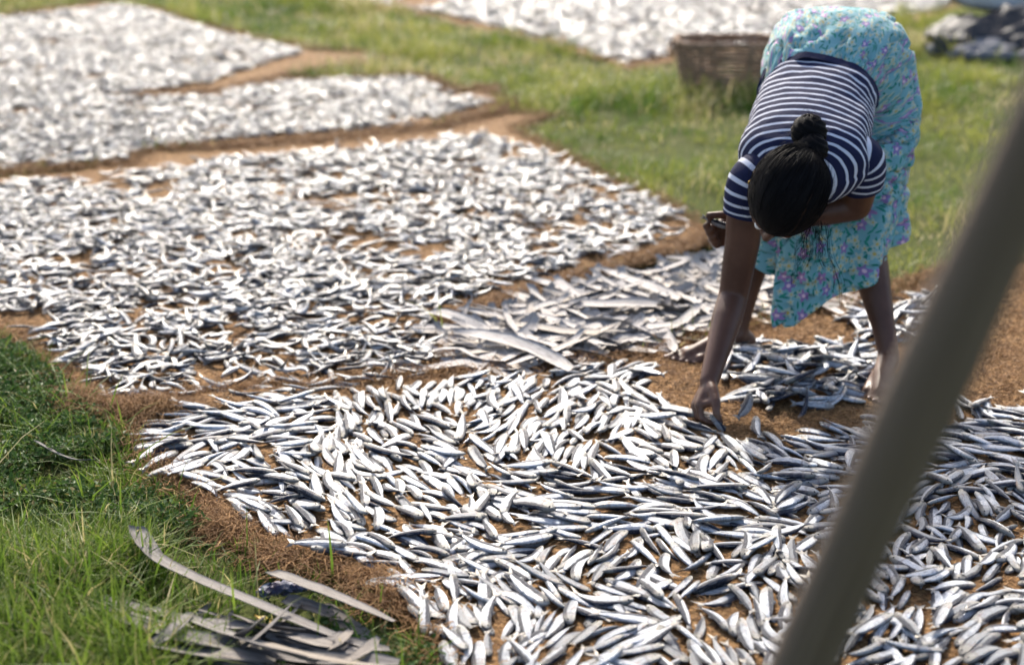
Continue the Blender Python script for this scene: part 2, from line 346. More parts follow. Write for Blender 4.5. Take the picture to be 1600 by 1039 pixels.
g = MB()
xs = np.concatenate([[-400, -120, -40, -15], np.linspace(-8, 8, 65), [15, 40, 120, 400]]); ys = np.concatenate([[-120, -30, -6], np.linspace(-1, 20, 85), [30, 60, 150, 500]])
gx, gy = np.meshgrid(xs, ys); gz = 0.02 * (fbm(gx * 0.8 + 9, gy * 0.8 + 9, 3) - 0.75) * ((gy > 0) & (gy < 21)) - 0.004
g.add(np.stack([gx, gy, gz], -1).reshape(-1, 3), grid_faces(len(ys), len(xs)))
tag(g.build('ground', M['ground']), kind='structure')

# ------------------------------------------------------------------ coir mats
def rough_outline(poly, step, amp, seed):
    out = []
    r = np.random.default_rng(seed)
    for i in range(len(poly)):
        a = poly[i]; b = poly[(i + 1) % len(poly)]; L = np.linalg.norm(b - a); k = max(1, int(L / step)); nn = np.array([b[1] - a[1], a[0] - b[0]]) / (L + 1e-9)
        for j in range(k):
            p = a + (b - a) * j / k; out.append(p + nn * ((fbm(p[0] * 6 + 30, p[1] * 6 + 30, seed) - 0.5) * amp * 4 + r.normal(0, amp * 0.35)))
    return np.array(out)
def mat_height(x, y, seed, top):
    return top + 0.016 * (fbm(x * 3.1 + 20, y * 3.1 + 20, seed) - 0.5) + 0.010 * (fbm(x * 14 + 50, y * 14 + 50, seed + 4) - 0.5)
def coir_mat(poly, top, label, step, cell, seed, name='coir_mat'):
    out = rough_outline(poly, step, 0.012, seed); c = np.append(out.mean(0), 0)
    lo = out.min(0); hi = out.max(0)
    X, Y = np.meshgrid(np.arange(lo[0], hi[0], cell), np.arange(lo[1], hi[1], cell)); P = np.stack([X.ravel(), Y.ravel()], -1) + rng.normal(0, cell * 0.12, (X.size, 2))
    P = P[inside(P, out)]; P = P[edge_dist(P, out) > cell * 0.5]
    n0 = len(out); pts = [Vector(p) for p in np.concatenate([out, P])]
    v, e, f, *_ = geometry.delaunay_2d_cdt(pts, [(i, (i + 1) % n0) for i in range(n0)], [], 1, 1e-6)
    v = np.array([(a.x, a.y) for a in v]); f = np.array([t for t in f if len(t) == 3])
    ed = edge_dist(v, out); z = mat_height(v[:, 0], v[:, 1], seed, top) * smooth01(-0.01, 0.02, ed) + 0.002
    b = MB(); b.add(np.column_stack([v, z]), f)
    o = b.build(name, M['coir'], None, c); tag(o, label, 'mat', 'coir drying mats')
    return o, out
fm, FRONT_O = coir_mat(FRONT, 0.020, 'nearest brown coir mat, under the fresh fish and the bending woman', 0.02, 0.028, 11)
mm, MID_O = coir_mat(MID, 0.011, 'middle brown coir mat covered with scattered drying fish', 0.03, 0.045, 12)
bm_, B_O = coir_mat(STRIP_B, 0.013, 'narrow brown coir mat just behind the middle mat, packed with fish', 0.05, 0.08, 13)
am, A_O = coir_mat(STRIP_A, 0.018, 'far left brown coir mat with fish, at the grass edge', 0.05, 0.09, 14)
km, K_O = coir_mat(BACK, 0.014, 'farthest brown coir mat with fish, behind the wicker basket', 0.08, 0.12, 15)

def strands(P, h, L, curl, seed, r0=0.0005, npt=5, dirs=None, lift=0.012):
    """many thin three-sided fibres, all at once"""
    r = np.random.default_rng(seed); N = len(P); a = r.uniform(0, 6.283, N) if dirs is None else dirs + r.normal(0, 0.7, N)
    LL = L * r.uniform(0.4, 1.5, N); k = r.normal(0, curl, N); s = np.linspace(0, 1, npt)
    pts = np.zeros((N, npt, 3)); x = np.zeros(N); y = np.zeros(N); lf = lift * r.random(N)
    for i in range(npt):
        pts[:, i, 0] = P[:, 0] + x; pts[:, i, 1] = P[:, 1] + y; pts[:, i, 2] = h + lf * math.sin(s[i] * 3.0) + r.normal(0, lift * 0.12, N)
        aa = a + k * (s[i] - 0.3) + r.normal(0, 0.25, N); x = x + np.cos(aa) * LL / npt; y = y + np.sin(aa) * LL / npt
    t = np.gradient(pts, axis=1); t /= np.linalg.norm(t, axis=2, keepdims=True) + 1e-9
    side = np.stack([-t[..., 1], t[..., 0], 0 * t[..., 0]], -1); up = np.cross(t, side); rr = r0 * r.uniform(0.7, 1.6, N)[:, None, None]
    V = np.stack([pts + rr * (math.cos(q) * side + math.sin(q) * up) for q in (0.5, 2.6, 4.7)], 2).reshape(N, npt * 3, 3)
    F = grid_faces(npt, 3, True); F = (F[None] + (np.arange(N) * npt * 3)[:, None, None]).reshape(-1, 4)
    A = np.zeros((N, npt * 3, 3)); A[..., 2] = r.random(N)[:, None]
    return V.reshape(-1, 3), F, A.reshape(-1, 3)
def outline_points(out, n, seed, spread):
    r = np.random.default_rng(seed); seg = np.roll(out, -1, 0) - out; L = np.linalg.norm(seg, axis=1); i = r.choice(len(out), n, p=L / L.sum())
    return out[i] + seg[i] * r.random((n, 1)) + r.normal(0, spread, (n, 2))

# fibres of the front mat: over the bare patches and in the frayed edge
b = MB()
bare = gpoly([(930, 570), (1480, 425), (1800, 440), (1800, 660), (1480, 655), (1230, 700), (1040, 670), (1030, 590)])
P = np.column_stack([rng.uniform(bare[:, 0].min(), bare[:, 0].max(), 26000), rng.uniform(bare[:, 1].min(), bare[:, 1].max(), 26000)]); P = P[inside(P, bare)]
b.add(*strands(P, mat_height(P[:, 0], P[:, 1], 11, 0.022), 0.03, 1.5, 1, 0.0007, 4, None, 0.009))
P = np.column_stack([rng.uniform(-1.0, 1.3, 26000), rng.uniform(1.9, 3.6, 26000)]); P = P[inside(P, FRONT_O)][:12000]
b.add(*strands(P, mat_height(P[:, 0], P[:, 1], 11, 0.022), 0.035, 1.5, 2, 0.0006, 4, None, 0.007))
P = outline_points(FRONT_O, 9000, 3, 0.02); b.add(*strands(P, 0.012 + 0.01 * rng.random(len(P)), 0.06, 2.2, 4, 0.0006, 6, None, 0.03))
tag(b.build('loose_fibre', M['fibre'], fm, (*FRONT_O.mean(0), 0)), kind='stuff')
b = MB(); P = outline_points(MID_O, 7000, 5, 0.025); b.add(*strands(P, 0.008 + 0.01 * rng.random(len(P)), 0.06, 2.0, 6, 0.0007, 5, None, 0.022))
P = np.column_stack([rng.uniform(-2, 1.2, 20000), rng.uniform(3.2, 5.0, 20000)]); P = P[inside(P, MID_O)][:9000]
b.add(*strands(P, mat_height(P[:, 0], P[:, 1], 12, 0.013), 0.04, 1.5, 7, 0.0008, 4, None, 0.008))
tag(b.build('loose_fibre', M['fibre'], mm, (*MID_O.mean(0), 0)), kind='stuff')

# the mid mat's rolled seam towards the palm fronds
SEAM = spline([(*atz(x, y)[:2], 0.018) for x, y in ((700, 508), (745, 492), (800, 474), (850, 458), (890, 446), (945, 430), (1000, 412), (1060, 398), (1115, 378))], 60); SEAM[:, 2] += 0.006 * np.sin(np.arange(60) * .9)
b = MB(); b.add(*tube(SEAM, 0.010 + 0.003 * np.sin(np.arange(60) * 1.3), 8)); b.build('rolled_edge', M['coir'], mm, (*MID_O.mean(0), 0))
q_ = SEAM[rng.integers(0, 60, 2500)] + rng.normal(0, 0.012, (2500, 3)); b = MB(); b.add(*strands(q_[:, :2], 0.016 + 0.012 * rng.random(2500), 0.06, 2.0, 66, 0.0007, 5, None, 0.015)); tag(b.build('edge_fibre', M['fibre'], mm, (*MID_O.mean(0), 0)), kind='stuff')
for mo, oo, sd_ in ((bm_, B_O, 8), (am, A_O, 9)):
    b = MB(); P = outline_points(oo, 4500, sd_, 0.04); b.add(*strands(P, 0.008 + 0.012 * rng.random(len(P)), 0.09, 2.0, sd_ + 20, 0.0013, 5, None, 0.03)); tag(b.build('loose_fibre', M['fibre'], mo, (*oo.mean(0), 0)), kind='stuff')
def tow(center, rx, ry, n, seed, L, hmax, label, ang=0.0):
    """a tangled clump of pulled-out coir fibre at the mat's edge"""
    r = np.random.default_rng(seed); q = r.normal(0, 0.5, (n, 2)) * [rx, ry]; ca, sa = math.cos(ang), math.sin(ang)
    P = center[:2] + np.column_stack([q[:, 0] * ca - q[:, 1] * sa, q[:, 0] * sa + q[:, 1] * ca])
    h = hmax * np.exp(-(q[:, 0] / rx) ** 2 - (q[:, 1] / ry) ** 2) * r.random(n) + 0.004
    d = MB(); d.add(*strands(P, h, L, 5.0, seed + 1, 0.00045, 7, np.where(r.random(n) < 0.6, ang + r.choice([0, math.pi], n), r.uniform(0, 6.28, n)), hmax * 0.9))
    o = d.build('coir_tuft', M['fibre'], None, (center[0], center[1], 0)); tag(o, label, 'fibre', 'tangled coir tufts at the mat edge'); return o
def gang(p, q): a = atz(*p); c = atz(*q); return math.atan2(c[1] - a[1], c[0] - a[0])
tow(atz(235, 655), 0.10, 0.035, 2200, 21, 0.09, 0.035, 'dark coir tuft at the corner where the middle and front mats meet', 0.1)
tow(atz(350, 832), 0.06, 0.026, 1500, 22, 0.08, 0.022, 'loose coir tuft in the grass at the left edge of the front mat', gang((310, 815), (400, 870)))
tow(atz(460, 880), 0.08, 0.026, 1800, 23, 0.10, 0.022, 'frayed coir tuft beside the violet wrapper, at the edge of the front mat', gang((400, 860), (540, 900)))
tow(atz(595, 930), 0.07, 0.04, 1200, 24, 0.09, 0.025, 'frayed coir tuft above the end of the palm strips, at the mat edge', gang((560, 905), (630, 960)))
tow(atz(130, 640), 0.09, 0.035, 1200, 25, 0.09, 0.03, 'thin coir tuft on the left edge of the middle mat', gang((100, 610), (165, 660)))

# ------------------------------------------------------------------ fish
def fish_geo(ns, nr, by, bz, sy, sz, belly, seed, eyes=True):
    """a small herring-like fish, unit length, nose at +x, back towards +y, flank towards +z: body, tail fin, eyes"""
    r = np.random.default_rng(seed)
    u = np.linspace(0, 1, ns) ** 0.92 if ns > 6 else np.linspace(0, 1, ns)
    hd = np.interp(u, [0, .04, .12, .25, .42, .6, .8, .93, 1], [.034, .064, .084, .093, .095, .090, .074, .046, .034])
    hv = np.interp(u, [0, .04, .12, .25, .42, .6, .8, .93, 1], [.034, .066, .088, .102, .108, .102, .078, .046, .034]) * belly
    w = np.interp(u, [0, .04, .12, .25, .42, .6, .8, .93, 1], [.020, .036, .045, .050, .050, .045, .035, .020, .010])
    x = 0.5 - 0.86 * u
    def bend(V, uu):
        c = uu - 0.45
        V = V.copy(); V[:, 1] += by * c * c + sy * np.sin(uu * 6.0); V[:, 2] += bz * c * c + sz * np.sin(uu * 5.2 + 0.6); return V
    a = np.arange(nr) / nr * 2 * math.pi
    s = np.sin(a); c = np.cos(a)
    Y = np.where(s[None] > 0, hd[:, None] * s[None], hv[:, None] * s[None]); Z = w[:, None] * np.sign(c) * np.abs(c)[None] ** 0.68
    V = np.stack([np.repeat(x[:, None], nr, 1), Y, Z], -1).reshape(-1, 3); uu = np.repeat(u, nr)
    A = np.column_stack([uu * 0.9, np.tile(s, ns), np.zeros(ns * nr)])
    body = (bend(V, uu), [grid_faces(ns, nr, True), np.arange(nr)[None, ::-1], ((ns - 1) * nr + np.arange(nr))[None]], A)
    # forked tail and a small back fin, both with thickness
    sp = r.uniform(0.85, 1.15)
    T = np.array([[-.335, .030, 0], [-.335, -.030, 0], [-.50, .080 * sp, 0], [-.43, 0, 0], [-.50, -.082 * sp, 0]]); th = np.array([.006, .006, .002, .003, .002])
    TV = np.concatenate([T + [0, 0, 1] * th[:, None], T - [0, 0, 1] * th[:, None]]); TV = bend(TV, np.concatenate([0.5 - T[:, 0], 0.5 - T[:, 0]]) / 0.86)
    TV[:, 2] += 0.02 * r.normal() * np.tile([0, 0, 1, .5, -1], 2)
    q = [[0, 2, 3], [0, 3, 1], [1, 3, 4]]; TF = np.array(q + [[i[2] + 5, i[1] + 5, i[0] + 5] for i in q]); e = [(0, 2), (2, 3), (3, 4), (4, 1), (1, 0)]
    TQ = np.array([[p1, p1 + 5, p2 + 5, p2] for p1, p2 in e])
    TA = np.tile(np.array([[.98, .2, 0], [.98, -.2, 0], [1.1, 0, 0], [1.1, 0, 0], [1.1, 0, 0]]), (2, 1))
    tail = (TV, [TF, TQ], TA)
    D = np.array([[.08, .088, .003], [-.06, .082, .003], [-.03, .135, 0], [.08, .088, -.003], [-.06, .082, -.003]]); DV = bend(D, (0.5 - D[:, 0]) / 0.86)
    fin = (DV, [np.array([[0, 2, 1], [3, 4, 2], [0, 3, 2], [1, 2, 4]])], np.tile([[.99, .3, 0]], (5, 1)))
    ey = []
    for sg in (1, -1):
        k = 8; an = np.arange(k) / k * 6.283
        EV = np.concatenate([np.column_stack([.425 + .019 * np.cos(an), .012 + .019 * np.sin(an), np.full(k, sg * .034)]), [[.425, .012, sg * .052]]])
        f = np.column_stack([np.arange(k), (np.arange(k) + 1) % k, np.full(k, k)]); f = f if sg > 0 else f[:, ::-1]
        ey.append((bend(EV, (0.5 - EV[:, 0]) / 0.86), [f], np.tile([[-1, 0, 0]], (k + 1, 1))))
    return body, tail, fin, ey
def rots(yaw, pitch, roll):
    cy, sy, cp, sp, cr, sr = np.cos(yaw), np.sin(yaw), np.cos(pitch), np.sin(pitch), np.cos(roll), np.sin(roll)
    R = np.zeros((len(yaw), 3, 3))
    R[:, 0, 0] = cy * cp; R[:, 0, 1] = cy * sp * sr - sy * cr; R[:, 0, 2] = cy * sp * cr + sy * sr
    R[:, 1, 0] = sy * cp; R[:, 1, 1] = sy * sp * sr + cy * cr; R[:, 1, 2] = sy * sp * cr - cy * sr
    R[:, 2, 0] = -sp; R[:, 2, 1] = cp * sr; R[:, 2, 2] = cp * cr
    return R
def make_variants(n, ns, nr, amp, seed, eyes):
    r = np.random.default_rng(seed); out = []
    for i in range(n):
        k = amp * (1.0 if i % 3 else 0.35)
        out.append(fish_geo(ns, nr, r.normal(0, .34) * k, abs(r.normal(0, .25)) * k, r.normal(0, .016) * k, r.normal(0, .008) * k, r.uniform(0.85, 1.15), seed + i, eyes))
    return out
def merge_fish(variants, eyes, fins, pos, yaw, pitch, roll, size, seed):
    r = np.random.default_rng(seed); R = rots(yaw, pitch, roll); vi = r.integers(0, len(variants), len(pos)); b = MB()
    for k, (body, tail, fin, ey) in enumerate(variants):
        I = np.where(vi == k)[0]
        if not len(I): continue
        for (V, F, A) in [body, tail] + ([fin] if fins else []) + (ey if eyes else []):
            W = np.einsum('mij,nj->mni', R[I] * size[I][:, None, None], V) + pos[I][:, None, :]
            AA = np.repeat(A[None], len(I), 0).copy(); AA[..., 2] = r.random(len(I))[:, None]
            off = (np.arange(len(I)) * len(V))[:, None, None]
            b.add(W.reshape(-1, 3), [(np.asarray(f)[None] + off).reshape(-1, np.asarray(f).shape[1]) for f in F], AA.reshape(-1, 3))
    return b
FV = make_variants(18, 13, 10, 0.6, 300, True)      # close fish
MV = make_variants(14, 9, 7, 1.5, 400, False)       # dried, more curled
LV = make_variants(10, 6, 5, 1.3, 500, False)       # far fish

# ---- the fresh fish, laid out by hand in fans and rows
FISHAREA = gpoly([(255, 648), (218, 690), (246, 738), (300, 768), (370, 815), (430, 850), (520, 880), (600, 918), (640, 970), (700, 1060), (780, 1200), (1150, 1360), (1850, 1360), (1950, 900), (1850, 655), (1600, 655), (1560, 660), (1500, 645), (1470, 690),
                  (1420, 668), (1380, 665), (1350, 685), (1270, 688), (1235, 712), (1180, 690), (1150, 700), (1090, 690), (1050, 660), (1022, 630), (1028, 600), (1000, 583), (930, 582), (860, 596), (720, 606), (640, 622), (540, 632), (440, 640), (330, 652)])
SEEDS = [(270, 690, 4), (300, 730, 28), (360, 660, -8), (420, 700, 14), (400, 780, -14), (460, 830, -30), (470, 660, -4), (560, 660, -62), (620, 640, -55), (660, 690, -40), (500, 740, -66), (560, 790, -48), (620, 760, -30), (540, 850, -38), (650, 850, -24),
         (720, 640, 62), (800, 620, 30), (880, 600, 24), (960, 600, 20), (1000, 640, -30), (780, 680, 48), (860, 660, 40), (930, 690, 52), (720, 740, -28), (800, 770, -20), (860, 740, 70), (940, 760, -16), (1040, 720, -32), (1090, 740, 78), (1160, 730, -34), (1010, 790, -14),
         (760, 830, -30), (860, 840, -8), (960, 830, 4), (1080, 820, -10), (1180, 800, -20), (1260, 760, -14), (1340, 720, -12), (1300, 820, 20), (1380, 690, -22), (680, 920, -12), (640, 880, -20), (720, 980, -58), (760, 900, 30), (820, 940, -40), (880, 900, 42), (960, 910, 36),
         (1060, 880, -48), (1000, 960, -22), (1120, 930, 40), (1200, 890, 48), (1260, 930, -50), (860, 1010, 60), (960, 1030, 22), (1060, 1010, -55), (1160, 1020, -60), (1250, 1010, 70), (1500, 660, -70), (1560, 690, -6), (1500, 720, -10), (1580, 740, -16), (1480, 770, 24),
         (1560, 800, -40), (1440, 830, 60), (1500, 850, -30), (1590, 850, 30), (1440, 900, 44), (1540, 910, 48), (1480, 960, 40), (1580, 980, 34), (1400, 970, 52), (1350, 1020, 30), (1520, 1030, 42), (1700, 750, -12), (1750, 950, 40), (700, 790, -35), (1180, 860, -8), (1330, 900, -30)]
SX = gpoly([s[:2] for s in SEEDS]); SA = np.array([gang((x, y), (x + 8 * math.cos(math.radians(a)), y - 8 * math.sin(math.radians(a)))) for x, y, a in SEEDS])
srng = np.random.default_rng(5); SFLIP = srng.random(len(SX)) < 0.5; SROLL = srng.choice([-0.35, -0.15, 0.15, 0.35], len(SX)); SBACK = srng.random(len(SX)) < 0.55
def lay_front(n_try):
    r = np.random.default_rng(77); lo = FISHAREA.min(0); hi = FISHAREA.max(0)
    C = r.uniform(lo, hi, (n_try, 2)); C = C[inside(C, FISHAREA)]
    d = np.linalg.norm(C[:, None] + r.normal(0, 0.018, (len(C), 1, 2)) - SX[None], axis=2); k = d.argmin(1)
    ang = SA[k] + r.normal(0, 0.26, len(C)) + np.where(r.random(len(C)) < 0.12, r.uniform(-1.2, 1.2, len(C)), 0)
    L = np.clip(r.normal(0.109, 0.013, len(C)), 0.08, 0.145)
    cell = 0.16; G = {}; tt = np.array([-0.42, -0.2, 0, 0.2, 0.42]); dvs = np.column_stack([np.cos(ang), np.sin(ang)])
    SS = C[:, None] + tt[None, :, None] * (L[:, None] * dvs)[:, None]; okend = inside(SS[:, 0], FISHAREA) & inside(SS[:, 4], FISHAREA) | (r.random(len(C)) < 0.5)
    I = []; over = []; CI = np.floor(C / cell).astype(int)
    for i in np.where(okend)[0]:
        cx, cy = CI[i]; nb = [j for a in (-1, 0, 1) for b_ in (-1, 0, 1) for j in G.get((cx + a, cy + b_), ())]; ov = 0
        if nb:
            dd = np.linalg.norm(SS[i][None, :, None] - SS[nb][:, None], axis=3).min(2); md = dd.min(1)
            if md.min() < 0.0082 or ((dd < 0.0138).sum(1) > 2).any(): continue
            ov = int((md < 0.0165).sum())
        G.setdefault((cx, cy), []).append(i); I.append(i); over.append(ov)
    I = np.array(I); over = np.array(over); m = len(I)
    flip = np.where(SFLIP[k[I]] ^ (r.random(m) < 0.28), math.pi, 0)
    roll = SROLL[k[I]] * r.uniform(0.3, 1.6, m) + r.normal(0, 0.22, m) + np.where(SBACK[k[I]] ^ (r.random(m) < 0.25), math.pi, 0)
    z = mat_height(C[I, 0], C[I, 1], 11, 0.020) + 0.0055 + np.minimum(over, 3) * 0.0018 + r.uniform(0, 0.003, m)
    pos = np.column_stack([C[I], z]); pitch = r.normal(0, 0.05, m) + np.where(over > 1, r.normal(0, 0.08, m), 0)
    # a loose second layer on top
    J = r.choice(m, int(m * 0.10), replace=False)
    p2 = pos[J] + np.column_stack([r.normal(0, 0.022, (len(J), 2)), r.uniform(0.008, 0.012, len(J))])
    pos = np.concatenate([pos, p2]); yaw = np.concatenate([ang[I] + flip, ang[I][J] + r.normal(0, 0.5, len(J))]); pitch = np.concatenate([pitch, r.normal(0, 0.09, len(J))])
    roll = np.concatenate([roll, r.normal(0, 0.3, len(J)) + np.where(r.random(len(J)) < .5, math.pi, 0)]); size = np.concatenate([L[I], L[I][J]])
    return pos, yaw, pitch, roll, size
fpos, fyaw, fpitch, froll, fsize = lay_front(30000)

def project(P):
    v = P - np.array([0, 0, CAM_H]); z = v @ CF; return 800 + FPX * v[:, 0] / z, 519.5 - FPX * (v @ CU) / z, z
# two small heaps on the bare coir
def heap(poly, n, hmax, seed, core):
    r = np.random.default_rng(seed); lo = poly.min(0); hi = poly.max(0); P = r.uniform(lo, hi, (n * 6, 2)); P = P[inside(P, poly)][:n]
    d = np.clip(edge_dist(P, poly) / core, 0, 1); z = 0.028 + hmax * d * r.random(len(P)) ** 0.7
    roll = r.normal(0, 0.6, len(P)) + np.where(r.random(len(P)) < .5, math.pi, 0)
    return np.column_stack([P, z]), np.where(r.random(len(P)) < 0.55, r.normal(0.3, 0.45, len(P)), r.uniform(0, 6.283, len(P))) + np.where(r.random(len(P)) < .5, math.pi, 0), r.normal(0, 0.24, len(P)), roll, np.clip(r.normal(0.118, 0.012, len(P)), 0.09, 0.145)
HEAP1 = gpoly([(1135, 560), (1180, 548), (1240, 560), (1300, 552), (1360, 572), (1372, 610), (1330, 640), (1270, 655), (1200, 655), (1150, 640), (1118, 600)])
HEAP2 = gpoly([(1318, 510), (1370, 500), (1420, 492), (1455, 472), (1475, 488), (1470, 540), (1420, 556), (1350, 552)])
h1 = heap(HEAP1, 150, 0.05, 41, 0.10); h2 = heap(HEAP2, 70, 0.055, 42, 0.08)

px, py, pz = project(fpos)
infr = (px > -20) & (px < 1620) & (py > 0) & (py < 1060)
pole_x = 1267 + (1039 - py) * 0.455                                    # hidden behind the leaning pole
vis = infr & (np.abs(px - pole_x) > 45)
score = np.where(vis, fsize / pz, 0); order = np.argsort(-score)
NBIG = 292; big = order[:NBIG]; rest = np.setdiff1d(np.arange(len(fpos)), big)

fish_meshes = []
for k, (body, tail, fin, ey) in enumerate(FV):
    bb = MB(); rr = (k * 0.37) % 1.0
    for V, F, A in (body, fin):
        A = A.copy(); A[:, 2] = rr; bb.add(V, F, A)
    tb = MB(); A = tail[2].copy(); A[:, 2] = rr; tb.add(tail[0], tail[1], A)
    e1 = MB().add(*ey[0]); e2 = MB().add(*ey[1])
    ms = [bb.mesh('fish'), tb.mesh('tail_fin'), e1.mesh('eye', None, True), e2.mesh('eye', None, True)]
    for i, mm_ in enumerate(ms): mm_.materials.append(M['fish'] if i < 2 else M['fish_eye'])
    fish_meshes.append(ms)
def place_fish(pos, R, size, k, label, group):
    ms = fish_meshes[k]; o = bpy.data.objects.new('fish', ms[0]); COL.objects.link(o)
    mw = np.eye(4); mw[:3, :3] = R * size; mw[:3, 3] = pos
    from mathutils import Matrix
    o.matrix_world = Matrix(mw.tolist())
    for nme, me in (('tail_fin', ms[1]), ('eye', ms[2]), ('eye', ms[3])):
        c = bpy.data.objects.new(nme, me); COL.objects.link(c); c.parent = o
    tag(o, label, 'fish', group); return o
Rb = rots(fyaw, fpitch, froll); vrng = np.random.default_rng(9)
for i in big:
    hx, hy = Rb[i][0, 0], -Rb[i][1, 0] * 0.5; oc = int(round(math.degrees(math.atan2(-hy, hx)) / 45)) % 8
    face = ('right', 'upper right', 'up', 'upper left', 'left', 'lower left', 'down', 'lower right')[oc]
    row = 'at the bottom edge' if py[i] > 985 else 'near the bottom edge' if py[i] > 920 else 'in the lower mat' if py[i] > 870 else 'just below mat centre' if py[i] > 825 else 'toward mat centre'
    col = 'right of the pole' if px[i] > pole_x[i] else 'touching the grass edge' if px[i] < 640 else 'beside the grass' if px[i] < 790 else 'far left of the pole' if px[i] < 940 else 'left of the pole' if px[i] < 1110 else 'next to the pole'
    big_ = 'large' if fsize[i] > 0.120 else 'small' if fsize[i] < 0.104 else 'medium'
    place_fish(fpos[i], Rb[i], fsize[i], int(vrng.integers(0, len(FV))), '%s silver fish %s, %s, head %s' % (big_, row, col, face), 'fresh silver fish laid out on the nearest mat')
b = merge_fish(FV, True, True, fpos[rest], fyaw[rest], fpitch[rest], froll[rest], fsize[rest], 61)
tag(b.build('fresh_fish', M['fish'], None, (0.2, 2.9, 0)), 'fresh silver fish spread in fans over the upper part of the nearest mat', 'fish', None, 'stuff')
b = merge_fish(FV, True, True, *h1, 62); tag(b.build('fish_heap', M['fish'], None, (0.72, 3.35, 0)), 'loose heap of dark-backed fish between the woman\'s reaching hand and her left foot', 'fish', None, 'stuff')
b = merge_fish(FV, True, True, *h2, 63); tag(b.build('fish_heap', M['fish'], None, (1.0, 3.9, 0)), 'small heap of fish on bare coir behind the woman\'s left shin', 'fish', None, 'stuff')

# ---- drying fish on the other mats
def scatter(poly, dens, seed, L, zt, holes=0.0, hs=1.5, bias=0.5, margin=0.02, mseed=12, ztop=0.011):
    r = np.random.default_rng(seed); lo = poly.min(0); hi = poly.max(0); n = int((hi - lo).prod() * dens * 1.25); P = r.uniform(lo, hi, (n, 2)); P = P[inside(P, poly)]
    e = edge_dist(P, poly); P = P[(e > margin) & (fbm(P[:, 0] * hs + 7, P[:, 1] * hs + 7, seed) + r.normal(0, 0.07, len(P)) > holes)]; m = len(P)
    yaw = np.where(r.random(m) < bias, r.normal(0.12, 0.5, m), r.uniform(0, 6.283, m)) + np.where(r.random(m) < .5, math.pi, 0)
    z = mat_height(P[:, 0], P[:, 1], mseed, ztop) + 0.007 + r.uniform(0, zt, m)
    return np.column_stack([P, z]), yaw, r.normal(0, 0.16, m), r.normal(0, 0.4, m) + np.where(r.random(m) < .5, math.pi, 0), np.clip(r.normal(L, L * 0.1, m), L * 0.72, L * 1.3)
MIDF = gpoly([(-250, 299), (0, 292), (120, 286), (240, 270), (330, 257), (560, 238), (700, 222), (765, 217), (860, 248), (1000, 308), (1103, 367), (1080, 377), (994, 401), (886, 430), (796, 458), (686, 497), (688, 600), (620, 622), (440, 640), (260, 640), (180, 640), (120, 606), (70, 556), (0, 515), (-250, 490)])
s = scatter(MIDF, 900, 171, 0.090, 0.018, 0.345, 6.5, 0.45)
b = merge_fish(MV, False, False, *s, 72); tag(b.build('drying_fish', M['dry'], None, (-0.5, 4.6, 0)), 'pale curled fish drying all over the middle mat', 'fish', None, 'stuff')
BF = gpoly([(-250, 280), (0, 271), (190, 261), (235, 240), (380, 222), (600, 207), (640, 203), (735, 176), (780, 165), (712, 158), (650, 128), (430, 136), (330, 155), (240, 158), (0, 162), (-250, 170)])
s1 = scatter(BF, 1400, 73, 0.073, 0.022, 0.31, 5.0, 0.5, 0.01, 13, 0.013)
AF = gpoly([(-250, 190), (0, 182), (200, 155), (330, 138), (380, 118), (478, 88), (330, 55), (240, 24), (190, 14), (0, 36), (-250, 64)])
s2 = scatter(AF, 1400, 75, 0.072, 0.022, 0.31, 5.0, 0.5, 0.01, 14, 0.018)
KF = gpoly([(420, -20), (515, 0), (630, 18), (750, 40), (876, 72), (982, 106), (1062, 90), (1200, 74), (1330, 46), (1460, 22), (1530, -8), (1650, -60), (1560, -95), (430, -95)])
s3 = scatter(KF, 640, 77, 0.098, 0.03, 0.39, 1.3, 0.5, 0.01, 15, 0.014)
b = merge_fish(LV, False, False, *s1, 74); tag(b.build('drying_fish', M['dry'], None, (-1.5, 7.0, 0)), 'bright fish covering the narrow mat behind the middle one', 'fish', None, 'stuff')
b = merge_fish(LV, False, False, *s2, 76); tag(b.build('drying_fish', M['dry'], None, (-3, 9, 0)), 'bluish grey fish covering the far left mat', 'fish', None, 'stuff')
b = merge_fish(LV, False, False, *s3, 78); tag(b.build('drying_fish', M['dry'], None, (1, 11, 0)), 'glinting fish on the farthest mat behind the wicker basket', 'fish', None, 'stuff')

